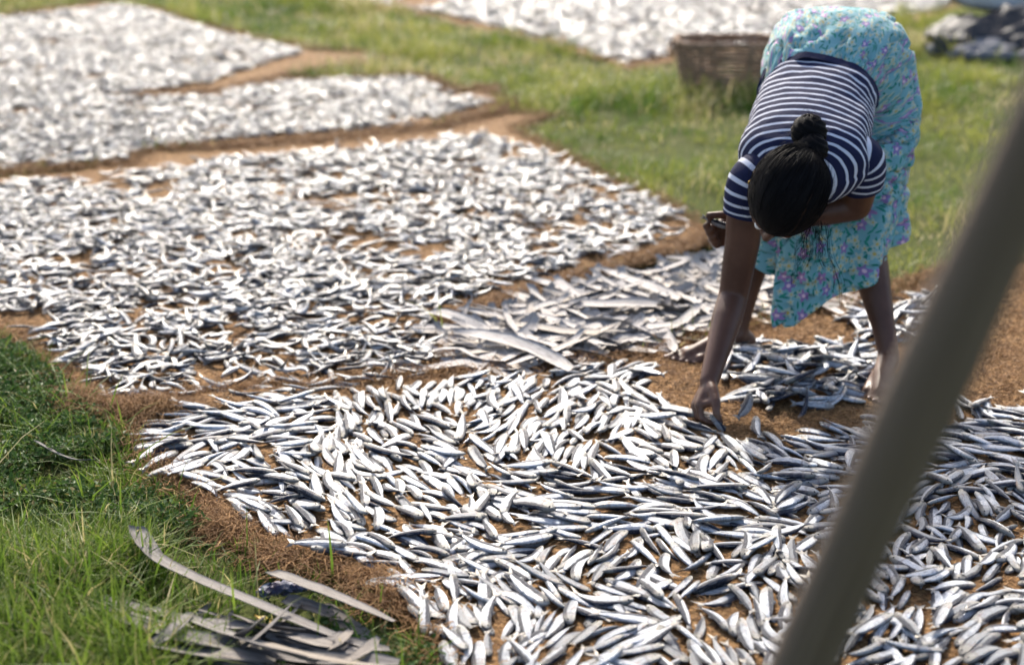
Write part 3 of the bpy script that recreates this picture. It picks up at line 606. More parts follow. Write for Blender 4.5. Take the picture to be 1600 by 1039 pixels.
# ------------------------------------------------------------------ grass and weeds
def blades(P, h, w, lean, seed, deadfrac=0.1, clump=None):
    r = np.random.default_rng(seed); N = len(P); yaw = r.uniform(0, 6.283, N); H = h * r.uniform(0.45, 1.35, N); ln = np.abs(r.normal(lean, lean * 0.6, N)); ld = r.uniform(0, 6.283, N)
    W = w * r.uniform(0.6, 1.4, N); sd = np.column_stack([np.cos(yaw), np.sin(yaw), np.zeros(N)]); le = np.column_stack([np.cos(ld), np.sin(ld), np.zeros(N)])
    base = np.column_stack([P, np.full(N, -0.01)]); lv = []
    for t, ww in ((0, 1.0), (0.38, 0.9), (0.72, 0.62)):
        c = base + np.column_stack([np.zeros(N), np.zeros(N), H * (t - 0.35 * ln * t * t)]) + le * (H * ln * t * t)[:, None]
        lv += [c - sd * (W * ww / 2)[:, None], c + sd * (W * ww / 2)[:, None]]
    lv.append(base + np.column_stack([np.zeros(N), np.zeros(N), H * (1 - 0.35 * ln)]) + le * (H * ln)[:, None])
    V = np.stack(lv, 1); off = (np.arange(N) * 7)[:, None, None]
    Q = (np.array([[0, 1, 3, 2], [2, 3, 5, 4]])[None] + off).reshape(-1, 4); T = (np.array([[4, 5, 6]])[None] + off).reshape(-1, 3)
    A = np.zeros((N, 7, 3)); A[..., 0] = np.array([0, 0, .38, .38, .72, .72, 1]); A[..., 1] = np.where(r.random(N) < deadfrac, 1.0, r.random(N) * 0.8)[:, None]
    A[..., 2] = np.clip(r.normal(0.45, 0.25, N) if clump is None else clump + r.normal(0, 0.15, N), 0, 1)[:, None]
    return V.reshape(-1, 3), [Q, T], A.reshape(-1, 3)
def off_mats(P, marg):
    k = np.ones(len(P), bool)
    for q in MATS:
        i = inside(P, q); e = edge_dist(P, q); k &= ~(i & (e > marg))
    return k
r = np.random.default_rng(31)
# near left: a lush strip between the frame and the mats
NEAR = gpoly([(-420, 500), (40, 520), (110, 600), (170, 650), (215, 700), (250, 750), (320, 830), (420, 875), (600, 935), (700, 1060), (760, 1200), (500, 1500), (-700, 1500)])
P = r.uniform(NEAR.min(0), NEAR.max(0), (170000, 2)); P = P[inside(P, NEAR)]; P = P[off_mats(P, 0.012)]
qx, qy, _ = project(np.column_stack([P, np.zeros(len(P))]))
lush = smooth01(820, 960, qy) * smooth01(420, 180, qx) + 0.35 * smooth01(600, 560, qy)
P = P[(fbm(P[:, 0] * 7, P[:, 1] * 7, 8) * 0.9 + 0.2 * lush + r.normal(0, 0.1, len(P))) > 0.42]
qx, qy, _ = project(np.column_stack([P, np.zeros(len(P))])); lush = smooth01(800, 960, qy) * smooth01(460, 180, qx); cl = fbm(P[:, 0] * 5 + 3, P[:, 1] * 5, 17)
LITTER = gpoly([(150, 930), (420, 880), (640, 960), (640, 1020), (420, 1045), (150, 1020)]); kl = ~(inside(P, LITTER) & (r.random(len(P)) < 0.85)); P, lush, cl = P[kl], lush[kl], cl[kl]
b = MB(); b.add(*blades(P, 0.035 + 0.085 * lush + 0.03 * cl, 0.0030 + 0.0012 * lush, 0.65, 32, 0.09, 0.25 + 0.5 * (cl - 0.3)))
P2 = P[r.random(len(P)) < 0.025 + 0.05 * lush]; b.add(*blades(P2, 0.13, 0.0042, 0.7, 33, 0.16))
tag(b.build('grass', M['grass'], None, (-0.9, 2.5, 0), False), 'lush green grass beside the mats at the lower left', 'grass', None, 'stuff')
# creeping weeds with small oval leaves among it
WEED = gpoly([(-200, 545), (60, 555), (160, 660), (240, 745), (320, 830), (330, 870), (120, 870), (-60, 800), (-200, 760)])
P = r.uniform(WEED.min(0), WEED.max(0), (60000, 2)); P = P[inside(P, WEED)]; P = P[off_mats(P, 0.006)]; P = P[fbm(P[:, 0] * 6 + 5, P[:, 1] * 6, 28) > 0.47][:15000]
PB = gpoly([(330, 1000), (520, 980), (690, 1030), (740, 1100), (300, 1100)]); Q = r.uniform(PB.min(0), PB.max(0), (4000, 2)); P = np.concatenate([P, Q[inside(Q, PB)][:1400]])
N = len(P); yaw = r.uniform(0, 6.283, N); L = r.uniform(0.008, 0.019, N); d = np.column_stack([np.cos(yaw), np.sin(yaw), r.normal(0.25, 0.4, N)]); sdv = np.column_stack([-np.sin(yaw), np.cos(yaw), r.normal(0, 0.35, N)])
c = np.column_stack([P, 0.008 + 0.055 * r.random(N) ** 1.2 * fbm(P[:, 0] * 9, P[:, 1] * 9, 29)]); up = np.array([0, 0, 1.0])
V = np.stack([c, c + d * (L * .4)[:, None] + sdv * (L * .27)[:, None] + up * (L * .12)[:, None], c + d * L[:, None] - up * (L * .1)[:, None], c + d * (L * .4)[:, None] - sdv * (L * .27)[:, None] + up * (L * .12)[:, None]], 1)
F = (np.array([[0, 1, 2], [0, 2, 3]])[None] + (np.arange(N) * 4)[:, None, None]).reshape(-1, 3); A = np.zeros((N, 4, 3)); A[..., 1] = np.where(r.random(N) < .06, 1, .3)[:, None]; A[..., 2] = r.random(N)[:, None]
b = MB(); b.add(V.reshape(-1, 3), [F], A.reshape(-1, 3)); st = P[r.random(N) < 0.08]
V, F, A = strands(st, 0.004 + 0 * st[:, 0], 0.07, 0.8, 30, 0.0006, 5, None, 0.035); A[:, 1] = 0.2; b.add(V, F, A)
tag(b.build('creeping_weeds', M['weed'], None, (-1, 2.9, 0), False), 'creeping weeds with tiny oval leaves left of the mat corner', 'weeds', None, 'stuff')
# the field behind
FIELD = gpoly([(-400, 70), (0, 30), (150, 0), (400, -110), (2300, -110), (2400, 420), (1600, 440), (1480, 440), (1120, 400), (1000, 320), (780, 215), (600, 140), (480, 90), (-400, 120)])
def field_pts(n, y0, y1, seed):
    q = np.random.default_rng(seed); x = q.uniform(-9, 9, n); y = q.uniform(y0, y1, n); P = np.column_stack([x, y]); P = P[(np.abs(P[:, 0]) < 0.42 * P[:, 1] + 0.7)]
    P = P[off_mats(P, 0.02)]; P = P[~inside(P, LEAFPATCH)]; return P[~inside(P, NEAR)]
b = MB()
for n, y0, y1, h, w, sd in ((90000, 3.6, 6.5, 0.055, 0.0036, 51), (120000, 6.5, 10.5, 0.065, 0.006, 52), (90000, 10.5, 17, 0.08, 0.010, 53)):
    P = field_pts(n, y0, y1, sd); cl = fbm(P[:, 0] * 3.2 + 40, P[:, 1] * 2.6 + 40, 55); tuft = fbm(P[:, 0] * 1.1 + 11, P[:, 1] * 1.6 + 4, 57)
    kk = fbm(P[:, 0] * 4 + 1, P[:, 1] * 4, 59) + np.random.default_rng(sd).normal(0, 0.1, len(P)) > 0.36; P, cl, tuft = P[kk], cl[kk], tuft[kk]
    b.add(*blades(P, h * (0.75 + 2.0 * smooth01(0.38, 0.70, tuft)), w, 0.75, sd + 10, 0.05 + 0.5 * smooth01(0.52, 0.72, fbm(P[:, 0] * 1.9 + 77, P[:, 1] * 2.3 + 31, 58)), np.clip(0.55 + 3.4 * (0.5 - cl), 0, 1)))
tag(b.build('grass', M['fargrass'], None, (1, 8, 0), False), 'clumpy yellow-green grass field behind the mats and the woman', 'grass', None, 'stuff')

# ------------------------------------------------------------------ dried palm leaves
def leaflet(pts, w, fold, roll, seed, n=10, w_end=0.5):
    """a stiff dry palm leaflet: ribbon with a V-shaped midrib, real thickness, tapering, following pts"""
    r = np.random.default_rng(seed); P = spline(pts, n); t = np.gradient(P, axis=0); t /= np.linalg.norm(t, axis=1)[:, None]
    s = np.linspace(0, 1, n); W = w * np.minimum(1, np.minimum((s + 0.2) / 0.28, w_end + (1 - s) * 2.2)) * (1 + 0.06 * r.normal(size=n))
    side = np.cross(t, [0, 0, 1.0]); side /= np.linalg.norm(side, axis=1)[:, None]; up = np.cross(side, t)
    rl = roll + np.linspace(0, r.normal(0, 0.35), n); sd = side * np.cos(rl)[:, None] + up * np.sin(rl)[:, None]; nn = np.cross(sd, t)
    rows = []
    for q, dz in ((-1, fold), (-.5, fold * .5), (0, 0), (.5, fold * .5), (1, fold)):
        rows.append(P + sd * (W * q / 2)[:, None] + nn * (dz * W)[:, None] * 0.5)
    T = np.stack(rows, 1); B_ = T - nn[:, None] * 0.0012; V = np.concatenate([T.reshape(-1, 3), B_.reshape(-1, 3)])
    f = grid_faces(n, 5); k = n * 5; ed = []
    for i in range(n - 1): ed += [[i * 5, k + i * 5, k + i * 5 + 5, i * 5 + 5], [i * 5 + 4, i * 5 + 9, k + i * 5 + 9, k + i * 5 + 4]]
    for j in range(4): ed += [[j, j + 1, k + j + 1, k + j], [k - 5 + j, k + k - 5 + j, k + k - 4 + j, k - 4 + j]]
    A = np.column_stack([np.repeat(s, 5) * np.linalg.norm(P[-1] - P[0]) * 8, np.tile([-1, -.5, 0, .5, 1], n), np.full(k, r.random())])
    return V, [f, f[:, ::-1] + k, np.array(ed)], np.concatenate([A, A])
def strip_thing(pxs, zs, w, fold, roll, seed, label, n=16, name='palm_strip', mat='greyleaf'):
    pts = np.array([atz(x, y, z) for (x, y), z in zip(pxs, zs)]); o0 = np.array([*pts.mean(0)[:2], 0])
    o = MB().add(*leaflet(pts, w, fold, roll, seed, n)).build(name, M[mat], None, o0); tag(o, label, 'leaf', 'dried palm strips on the grass'); return o
strip_thing([(213, 822), (240, 866), (300, 900), (400, 942), (490, 980), (575, 1012)], [.085, .07, .065, .06, .052, .04], 0.042, 0.12, 0.35, 1, 'long curved grey palm strip whose upturned end points at the grass')
strip_thing([(425, 892), (500, 920), (560, 945), (615, 970)], [.062, .062, .055, .04], 0.050, 0.06, 0.3, 2, 'broad straight grey palm strip lying against the edge of the mat')
strip_thing([(445, 935), (500, 952), (545, 968)], [.03, .03, .02], 0.03, 0.2, -0.2, 3, 'short grey palm strip under the broad one, by the violet wrapper')
strip_thing([(500, 945), (540, 975), (580, 1010)], [.02, .02, .02], 0.035, 0.2, 0.2, 4, 'grey palm strip steeply slanting below the broad one')
strip_thing([(55, 688), (90, 708), (120, 718), (148, 717)], [.05, .04, .045, .05], 0.012, 0.2, 0.4, 5, 'thin whitish dry strip caught in the weeds at the left')
# plaited piece of frond at the lower left
fo = atz(370, 985); fr = empty('plaited_palm_frond', (fo[0], fo[1], 0)); tag(fr, 'plaited piece of dried grey palm frond in the grass at the lower left', 'palm frond')
pr = np.random.default_rng(15)
for i in range(44):
    if i < 35:
        x = 170 + (i % 5) * 62 + pr.normal(0, 12); y = 938 + (i % 5) * 9 + (i // 5) * 11 + pr.normal(0, 6); L = pr.uniform(150, 215); dy = L * pr.normal(0.24, 0.06); w = pr.uniform(0.020, 0.042)
    else:
        x = 215 + (i - 35) * 38 + pr.normal(0, 10); y = 1002 + (i - 35) * 3 + pr.normal(0, 6); L = pr.uniform(50, 85); dy = -L * pr.uniform(0.5, 1.1); w = pr.uniform(0.014, 0.026)
    z0 = 0.03 + 0.018 * (i % 4) * 0.6 + pr.uniform(0, .008)
    pts = np.array([atz(x + L * q, y + dy * q + 6 * math.sin(q * 3), z0 + 0.012 * math.sin(q * 3.1) * pr.normal()) for q in (0, .33, .66, 1)])
    MB().add(*leaflet(pts, w, pr.normal(0.08, 0.1), pr.normal(0.15, 0.25), 100 + i)).build('leaflet', M['greyleaf'], fr, fr.location)
MB().add(*leaflet(np.array([atz(*q) + V3(0, 0, 0.02) for q in ((120, 1010), (250, 1020), (330, 1030), (420, 1036))]), 0.03, 0.3, 0.1, 140)).build('midrib', M['greyleaf'], fr, fr.location)
# the pale fronds between the mats, seen left of and behind the woman
LP = [('pale palm fronds between the middle mat and the fresh fish, left part', [(715, 525), (725, 585), (800, 582), (930, 566), (915, 468), (810, 498)], 230),
      ('bleached palm fronds left of the woman\'s reaching arm', [(915, 468), (930, 566), (1050, 540), (1105, 524), (1110, 415), (1010, 436)], 220),
      ('bleached palm fronds behind the woman\'s legs', [(1110, 412), (1105, 524), (1200, 500), (1345, 474), (1352, 458), (1240, 440), (1150, 412)], 150)]
for gi, (lab, poly, cnt) in enumerate(LP):
    G2 = gpoly(poly); c0 = G2.mean(0); fr = empty('palm_frond', (*c0, 0)); tag(fr, lab, 'palm frond', 'pale palm fronds between the mats')
    pr = np.random.default_rng(200 + gi); P = pr.uniform(G2.min(0), G2.max(0), (cnt * 5, 2)); P = P[inside(P, G2)][:cnt]
    for i, p in enumerate(P):
        a = pr.choice([0.45, -0.55, 1.3, 2.2]) + pr.normal(0, 0.3); L = pr.uniform(0.18, 0.42); d = np.array([math.cos(a), math.sin(a)]); z0 = 0.010 + 0.022 * pr.random()
        if i % 7 == 0: z0 += 0.02
        pts = np.array([[*(p + d * L * (q - .5) + np.array([-d[1], d[0]]) * 0.02 * pr.normal() * q), z0 + (pr.normal(0, 0.008) if q else 0) + (0.03 * pr.random() if q == 1 else 0)] for q in (0, .35, .7, 1)])
        MB().add(*leaflet(pts, pr.uniform(0.022, 0.044), pr.normal(0.08, 0.08), pr.normal(0.0, 0.14), 300 + gi * 300 + i, 6)).build('leaflet', M['leaf'], fr, fr.location)
    e = pr.normal(0, 0.05); MB().add(*tube(spline([[c0[0] - .2, c0[1] + .02, .03], [c0[0], c0[1] + e, .04], [c0[0] + .2, c0[1] + .06, .03]], 10), np.linspace(0.010, 0.005, 10), 6)).build('midrib', M['leaf'], fr, fr.location)
# litter by the strips
c = atz(432, 922, 0.02); b = MB(); P = spline([atz(405, 928, .02), atz(430, 918, .026), atz(455, 915, .024), atz(480, 918, .02)], 16); rr = np.interp(np.linspace(0, 1, 16), [0, .1, .4, .8, 1], [.006, .014, .016, .014, .004])
V, F = tube(P, rr, 14); q = np.random.default_rng(3); V = V + q.normal(0, 0.0022, V.shape); V[:, 2] = np.maximum(0.004, (V[:, 2] - 0.02) * 0.75 + 0.02); b.add(V, F)
tag(b.build('plastic_wrapper', M['plastic'], None, (c[0], c[1], 0), False), 'crumpled violet-blue plastic wrapper under the broad palm strip', 'wrapper')
pts = np.array([atz(404, 962, .03), atz(412, 970, .034), atz(424, 976, .03), atz(432, 984, .024)]); o0 = (*pts.mean(0)[:2], 0)
tag(MB().add(*leaflet(pts, 0.022, 0.3, 0.4, 9)).build('fallen_leaf', M['yellow_leaf'], None, o0), 'small yellow leaf lying on the grey palm strips', 'leaf')

# ------------------------------------------------------------------ wicker basket
bc = atz(1140, 157); bx = empty('wicker_basket', (bc[0], bc[1] + 0.2, 0)); tag(bx, 'dark brown wicker basket on the grass behind the woman', 'basket')
BH = 0.29; nst = 24
def bring(t, a, off=0.0):
    k = 0.225 + 0.045 * t + off; ca, sa = np.cos(a), np.sin(a)
    return np.stack([k * np.sign(ca) * np.abs(ca) ** .48, 0.82 * k * np.sign(sa) * np.abs(sa) ** .48], -1)
b = MB()
for k in range(15):
    t = (k + 0.5) / 15; a = np.linspace(0, 2 * math.pi, 145); P = bring(t, a, 0.010 * np.sin(a * nst / 2 + (k % 2) * math.pi))
    b.add(*tube(np.column_stack([P, np.full(145, t * BH) + 0.003 * np.sin(a * 5 + k)]), 0.0092, 5, False))
b.build('weave', M['wicker'], bx)
for k in range(nst):
    a = np.array([(k + .5) / nst * 2 * math.pi]); MB().add(*tube([[*bring(t, a)[0], t * BH] for t in np.linspace(0, 1.03, 6)], 0.010 if k % 6 else 0.017, 6)).build('stake', M['wicker'], bx)
b = MB(); a = np.linspace(0, 2 * math.pi, 160)
for q in range(2): b.add(*tube(np.column_stack([bring(1, a, 0.007 * np.cos(a * 20 + q * 3.14)), BH + 0.008 * np.sin(a * 20 + q * 3.14)]), 0.010, 6, False))
b.build('rim', M['wicker'], bx)
b = MB(); a = np.arange(60) / 60 * 2 * math.pi; b.add(np.concatenate([np.column_stack([bring(0, a), np.full(60, .012)]), [[0, 0, .012]]]), np.column_stack([np.arange(60), (np.arange(60) + 1) % 60, np.full(60, 60)])); b.build('base', M['wicker'], bx)
for sg in (1, -1):
    a = np.linspace(0, math.pi, 14); MB().add(*tube(np.column_stack([np.full(14, sg * .283) + sg * .03 * np.sin(a), .09 * np.cos(a), BH - .005 - .06 * np.sin(a)]), 0.011, 6)).build('handle', M['wicker'], bx)

# ------------------------------------------------------------------ tarpaulin heap at the far right
def cloth_heap(c, rx, ry, h, seed, name, mat, label, parent=None, kfold=5):
    n = 70; u = np.linspace(-1, 1, n); X, Y = np.meshgrid(u, u); q = np.sqrt(X ** 2 + Y ** 2); ang = np.arctan2(Y, X)
    edge = 1 + 0.16 * np.sin(ang * 3 + seed) + 0.1 * np.sin(ang * 7 + seed * 2); d = np.clip(1 - (q / edge) ** 1.7, 0, 1)
    ridge = np.abs(fbm(X * kfold * .5 + 30, Y * kfold * .5 + 30, seed, 3) - 0.5) * 2
    Z = h * d ** 0.45 * (0.62 + 0.75 * (1 - ridge) * fbm(X * 2 + 9, Y * 2 + 9, seed + 5)) + 0.02 * (1 - ridge)
    keep = (q < edge * 1.08); V = np.column_stack([(X * rx).ravel(), (Y * ry).ravel(), Z.ravel()]); f = grid_faces(n, n); f = f[keep.ravel()[f].all(1)]
    b = MB(); b.add(V + np.asarray(c), [f]); return b
tc = atz(1590, 92); tp = empty('tarpaulin', (tc[0] + 0.15, tc[1] + 0.35, 0)); tag(tp, 'crumpled black and grey tarpaulin heaped on the grass at the upper right', 'tarpaulin')
cloth_heap(tp.location, 0.66, 0.42, 0.27, 4, '', '', '').build('black_sheet', M['black_tarp'], tp, tp.location)
cloth_heap(np.array(tp.location) + V3(-0.28, -0.20, 0.0), 0.42, 0.20, 0.10, 6, '', '', '').build('grey_sheet', M['grey_tarp'], tp, tp.location)
q = np.array(tp.location); V, F = tube(spline([q + V3(-.52, -.42, .03), q + V3(-.3, -.5, .035), q + V3(0, -.48, .03), q + V3(.3, -.5, .03)], 24), 0.035 + 0.012 * np.sin(np.arange(24) * 1.7), 10); MB().add(V, F).build('rolled_edge', M['grey_tarp'], tp, tp.location)
so = q + V3(0.05, 0.25, 0.0); sk = MB()
n = 18; u = np.linspace(-1, 1, n); ring = 36; a = np.arange(ring) / ring * 2 * math.pi; sg = np.sign; RR = []
for i, t in enumerate(u):
    k = (1 - abs(t) ** 6) ** 0.3 if abs(t) < 1 else 0.25; k = max(k, 0.3)
    RR.append(np.column_stack([np.full(ring, t * 0.50), 0.24 * k * sg(np.cos(a)) * np.abs(np.cos(a)) ** .5, 0.33 + 0.07 * k * sg(np.sin(a)) * np.abs(np.sin(a)) ** .6 + 0.02 * math.sin(t * 4)]))
V = np.concatenate(RR); V[:, 2] += 0.03 * (fbm(V[:, 0] * 6 + 9, V[:, 1] * 6 + 9, 3) - .5); sk.add(V + so, [grid_faces(n, ring, True), np.arange(ring)[None], ((n - 1) * ring + np.arange(ring))[None, ::-1]])
tag(sk.build('grey_sack', M['sack'], None, (so[0], so[1], 0)), 'pale grey stuffed sack resting on the black tarpaulin at the upper right', 'sack')

# ------------------------------------------------------------------ leaning pole close to the camera
pa = aty(1248, 1039, 1.02); pb = aty(1546, 400, 0.83); dv = pb - pa
lo_ = pa - dv * ((pa[2] + 0.05) / dv[2]); hi_ = pa + dv * ((2.3 - pa[2]) / dv[2])
n = 60; t = np.linspace(0, 1, n); L = np.linalg.norm(hi_ - lo_); P = lo_ + (hi_ - lo_) * t[:, None] + np.column_stack([0.004 * np.sin(t * 9), 0.004 * np.cos(t * 7), 0 * t])
V, F = tube(P, 0.0256 - 0.0018 * t + 0.0014 * np.sin(t * 21) + 0.0012 * np.sin(t * 47), 20); A = np.zeros((len(V), 3)); A[:n * 20, 0] = np.repeat(t * L, 20); A[:n * 20, 1] = np.tile(np.sin(np.arange(20) / 20 * 6.283), n)
tag(MB().add(V, F, A).build('leaning_pole', M['pole'], None, (lo_[0], lo_[1], 0)), 'blurred grey-brown wooden pole leaning across the right foreground', 'pole')

# ------------------------------------------------------------------ the woman
WB = V3(0.78, 3.47, 0.02)
woman = empty('person', WB); tag(woman, 'person in striped top and turquoise floral skirt bending to lay out fish', 'person')
def capsule(b, p0, r0, p1, r1, n=14, m=5):
    p0 = np.asarray(p0, float); p1 = np.asarray(p1, float); t = np.linspace(0, 1, m)[:, None]
    b.add(*tube(p0 + (p1 - p0) * t, (r0 + (r1 - r0) * t[:, 0]), n)); b.add(*sphere(p0, r0 * 0.999, 8, 12)); b.add(*sphere(p1, r1 * 0.999, 8, 12))
def chain(b, pts, rs, n=14):
    for i in range(len(pts) - 1): capsule(b, pts[i], rs[i], pts[i + 1], rs[i + 1], n)
def loft(centers, lat, rx, ry, nseg, nring, power=2.3, nz=None):
    """rings across a spine; returns points [nseg,nring,3] and arc length along the spine"""
    c = spline(centers, nseg); la = spline(lat, nseg); rx = spline(np.asarray(rx, float)[:, None], nseg)[:, 0]; ry = spline(np.asarray(ry, float)[:, None], nseg)[:, 0]
    t = np.gradient(c, axis=0); t /= np.linalg.norm(t, axis=1)[:, None]; a = np.arange(nring) / nring * 2 * math.pi; out = []
    for i in range(nseg):
        l = nrm(la[i] - t[i] * (la[i] @ t[i])); nb = np.cross(l, t[i]); nb = nb if nb[2] > 0 else -nb
        ca = np.sign(np.cos(a)) * np.abs(np.cos(a)) ** (2 / power); sa = np.sign(np.sin(a)) * np.abs(np.sin(a)) ** (2 / power)
        out.append(c[i] + rx[i] * ca[:, None] * l + ry[i] * sa[:, None] * nb)
    s = np.concatenate([[0], np.cumsum(np.linalg.norm(np.diff(c, axis=0), axis=1))]); return np.array(out), s
SPINE = [(.771, 3.585, .702), (.764, 3.560, .691), (.745, 3.505, .668), (.720, 3.425, .632), (.698, 3.355, .602), (.683, 3.305, .582), (.672, 3.268, .568), (.660, 3.228, .558)]
LAT = [(1, .02, .0), (1, .05, .02), (1, .09, .05), (1, .13, .09), (1, .16, .12), (1, .18, .13), (1, .18, .13), (1, .18, .13)]
SRX = [.150, .146, .146, .149, .152, .144, .112, .066]; SRY = [.1155, .112, .110, .112, .110, .098, .080, .060]
shR = V3(.560, 3.300, .535); shL = V3(.842, 3.345, .582)
elR = aty(1146, 462, 3.33); wrR = aty(1108, 596, 3.135)
elL = aty(1338, 322, 3.405); wrL = V3(.600, 3.405, .420)
hipR = V3(.800, 3.765, .720); hipL = V3(.918, 3.765, .720); knR = V3(.668, 3.63, .425); knL = V3(.890, 3.555, .425); anR = V3(.600, 3.575, .085); anL = V3(.951, 3.375, .085)

b = MB()
# trunk (under the clothes) and neck
R3, _ = loft([(.865, 3.80, .755), (.83, 3.72, .75)] + SPINE[1:], [(1, 0, 0)] * 2 + LAT[1:], [.05, .11] + [x - .018 for x in SRX[1:]], [.05, .10] + [x - .018 for x in SRY[1:]], 26, 28)
b.add(R3.reshape(-1, 3), [grid_faces(26, 28, True), np.arange(28)[None, ::-1], (25 * 28 + np.arange(28))[None]])
for h in (hipR, hipL): b.add(*sphere(h + V3(0, .02, .01), .078))
# legs
chain(b, [hipR, hipR * .5 + knR * .5 + V3(0, .025, 0), knR], [.072, .064, .054]); chain(b, [hipL, hipL * .5 + knL * .5 + V3(0, .025, 0), knL], [.072, .064, .054])
def shin(kn, an):
    d = an - kn; chain(b, [kn, kn + d * .28 + V3(0, .018, 0), kn + d * .55 + V3(0, .012, 0), kn + d * .8, an], [.054, .052, .042, .030, .027])
shin(knR, anR); shin(knL, anL)
NAILS = []
def foot(an, toe, side, spread):
    toe = np.asarray(toe, float); d = toe - an; d[2] = 0; L = np.linalg.norm(d); d /= L; lt = V3(-d[1], d[0], 0) * side; g = 0.026
    heel = an - d * .032; heel[2] = g + .022
    chain(b, [an + V3(0, 0, -.01), heel], [.028, .025]); chain(b, [an + V3(0, 0, -.012), an + d * .075 + V3(0, 0, .043 - an[2] + .012), an + d * .145 + lt * .005 + V3(0, 0, g + .008 - an[2])], [.030, .026, .019])
    chain(b, [heel + V3(0, 0, -.003), an + d * .06 - lt * .018 + V3(0, 0, g + .012 - an[2]), an + d * .135 - lt * .026 + V3(0, 0, g + .004 - an[2])], [.023, .020, .015])
    chain(b, [an + d * .07 + lt * .012 + V3(0, 0, g + .014 - an[2]), an + d * .145 + lt * .026 + V3(0, 0, g + .006 - an[2])], [.022, .018])
    for i, (o, l, rr) in enumerate(((.030, .052, .0115), (.013, .047, .0085), (-.001, .043, .0082), (-.014, .037, .0078), (-.026, .030, .0076))):
        p0 = an + d * (.145 - .010 * i * .6) + lt * o; p0[2] = g + .004; p1 = p0 + d * l * .55 + lt * o * .1; p1[2] = g + .004; p2 = p0 + d * l + lt * o * .14; p2[2] = g - .003
        chain(b, [p0, p1, p2], [rr, rr, rr * .9], 10); NAILS.append((p2 + V3(0, 0, rr * .62) + d * .002, d, rr * .62))
foot(anR, atz(1058, 578), -1, 0); foot(anL, V3(.862, 3.17, 0), 1, 0)
# arms
chain(b, [V3(.625, 3.315, .555), shR, shR * .5 + elR * .5 + V3(.004, 0, 0), elR], [.058, .0475, .043, .037]); chain(b, [elR, elR * .72 + wrR * .28, elR * .35 + wrR * .65, wrR], [.037, .038, .030, .0235])
chain(b, [V3(.79, 3.34, .575), shL, shL * .5 + elL * .5, elL], [.058, .0475, .043, .037]); chain(b, [elL, elL * .7 + wrL * .3, elL * .35 + wrL * .65, wrL], [.037, .037, .029, .0235])
# right hand: fingers curl down to pinch a fish, thumb on the near side
def fingers(specs):
    for pts, r0 in specs: chain(b, pts, [r0 * 1.1, r0, r0 * .95, r0 * .85], 10)
fr_ = []
for i, dy in enumerate((0, .019, .037, .053)):
    sx = (-1, -7, -8, -3)[i]; sh = (0, 3, 2, -6)[i]
    mcp = aty(1094 + sx, 633 + sh * .4, 3.088 + dy); pip = aty(1097 + sx, 654 + sh, 3.068 + dy); dip = aty(1110 + sx * .6, 663 + sh * .8, 3.062 + dy); tip = aty(1126 + sx * .5, 667 + sh * .6, 3.060 + dy * .8)
    for q in (pip, dip, tip): q[2] = max(q[2], .030)
    fr_.append(([mcp, pip, dip, tip], (.0085, .0088, .0084, .0072)[i])); chain(b, [wrR + V3(0.0, -.012 + dy * .5, -.005), mcp], [.0165, .0125])
fingers(fr_)
for pts_, r0_ in fr_: NAILS.append((pts_[3] + nrm(V3(-.2, -.6, .7)) * r0_ * .62, nrm(pts_[3] - pts_[2]), r0_ * .6))
th0 = aty(1113, 609, 3.100); th1 = aty(1119, 628, 3.066); th2 = aty(1119, 646, 3.048); th3 = aty(1126, 661, 3.045); th3[2] = max(th3[2], .03)
chain(b, [wrR, th0, th1, th2, th3], [.018, .015, .012, .0098, .0082], 10); chain(b, [th1, fr_[0][0][0]], [.0095, .010], 10)
# left hand: half closed round a fish, thumb above
HL = V3(.503, 3.400, .424)
fl_ = []
for i in range(4):
    dz = (-.004, -.022, -.039, -.054)[i]; mcp = HL + V3(.012 + .005 * i, .004 * i, dz); pip = mcp + V3(-.034 + .004 * i, -.010, -.010); dip = pip + V3(-.009, -.018, .010); tip = dip + V3(.008, -.014, .012)
    fl_.append(([mcp, pip, dip, tip], (.0085, .0088, .0084, .0072)[i])); chain(b, [wrL + V3(0, 0, .012 - .010 * i), mcp], [.0165, .0125])
fingers(fl_)
chain(b, [wrL + V3(-.01, -.012, .010), HL + V3(.035, -.028, .020), HL + V3(.004, -.036, .026), HL + V3(-.026, -.040, .026)], [.016, .0135, .0105, .0085], 10)
# head with face turned to the ground
hb = nrm([.33, .10, .93]); hcr = V3(-.06, -1, .02); hcr = nrm(hcr - hb * (hcr @ hb)); he = np.cross(hcr, hb)      # back of head, crown, ear axis
HC = aty(1228, 304, 3.11); HM = np.array([he, hb, hcr])
def hd(e, f, u): return HC + he * e - hb * f + hcr * u           # e towards an ear, f towards the face, u towards the crown
b.add(*sphere(hd(0, -.006, .012), (.074, .092, .092), 16, 22, HM)); b.add(*sphere(hd(0, .030, -.045), (.058, .058, .062), 12, 18, HM)); b.add(*sphere(hd(0, .055, -.088), (.026, .026, .022), 10, 12, HM))
chain(b, [V3(*SPINE[-1]) + V3(.02, .04, 0), V3(*SPINE[-1]), hd(0, -.012, -.06)], [.060, .054, .052])
chain(b, [hd(0, .086, .012), hd(0, .103, -.020), hd(0, .106, -.030)], [.009, .011, .013], 10); chain(b, [hd(-.014, .096, -.032), hd(.014, .096, -.032)], [.008, .008], 10)
chain(b, [hd(-.018, .088, -.056), hd(0, .095, -.054), hd(.018, .088, -.056)], [.006, .0085, .006], 10); chain(b, [hd(-.015, .087, -.066), hd(0, .092, -.067), hd(.015, .087, -.066)], [.006, .0085, .006], 10)
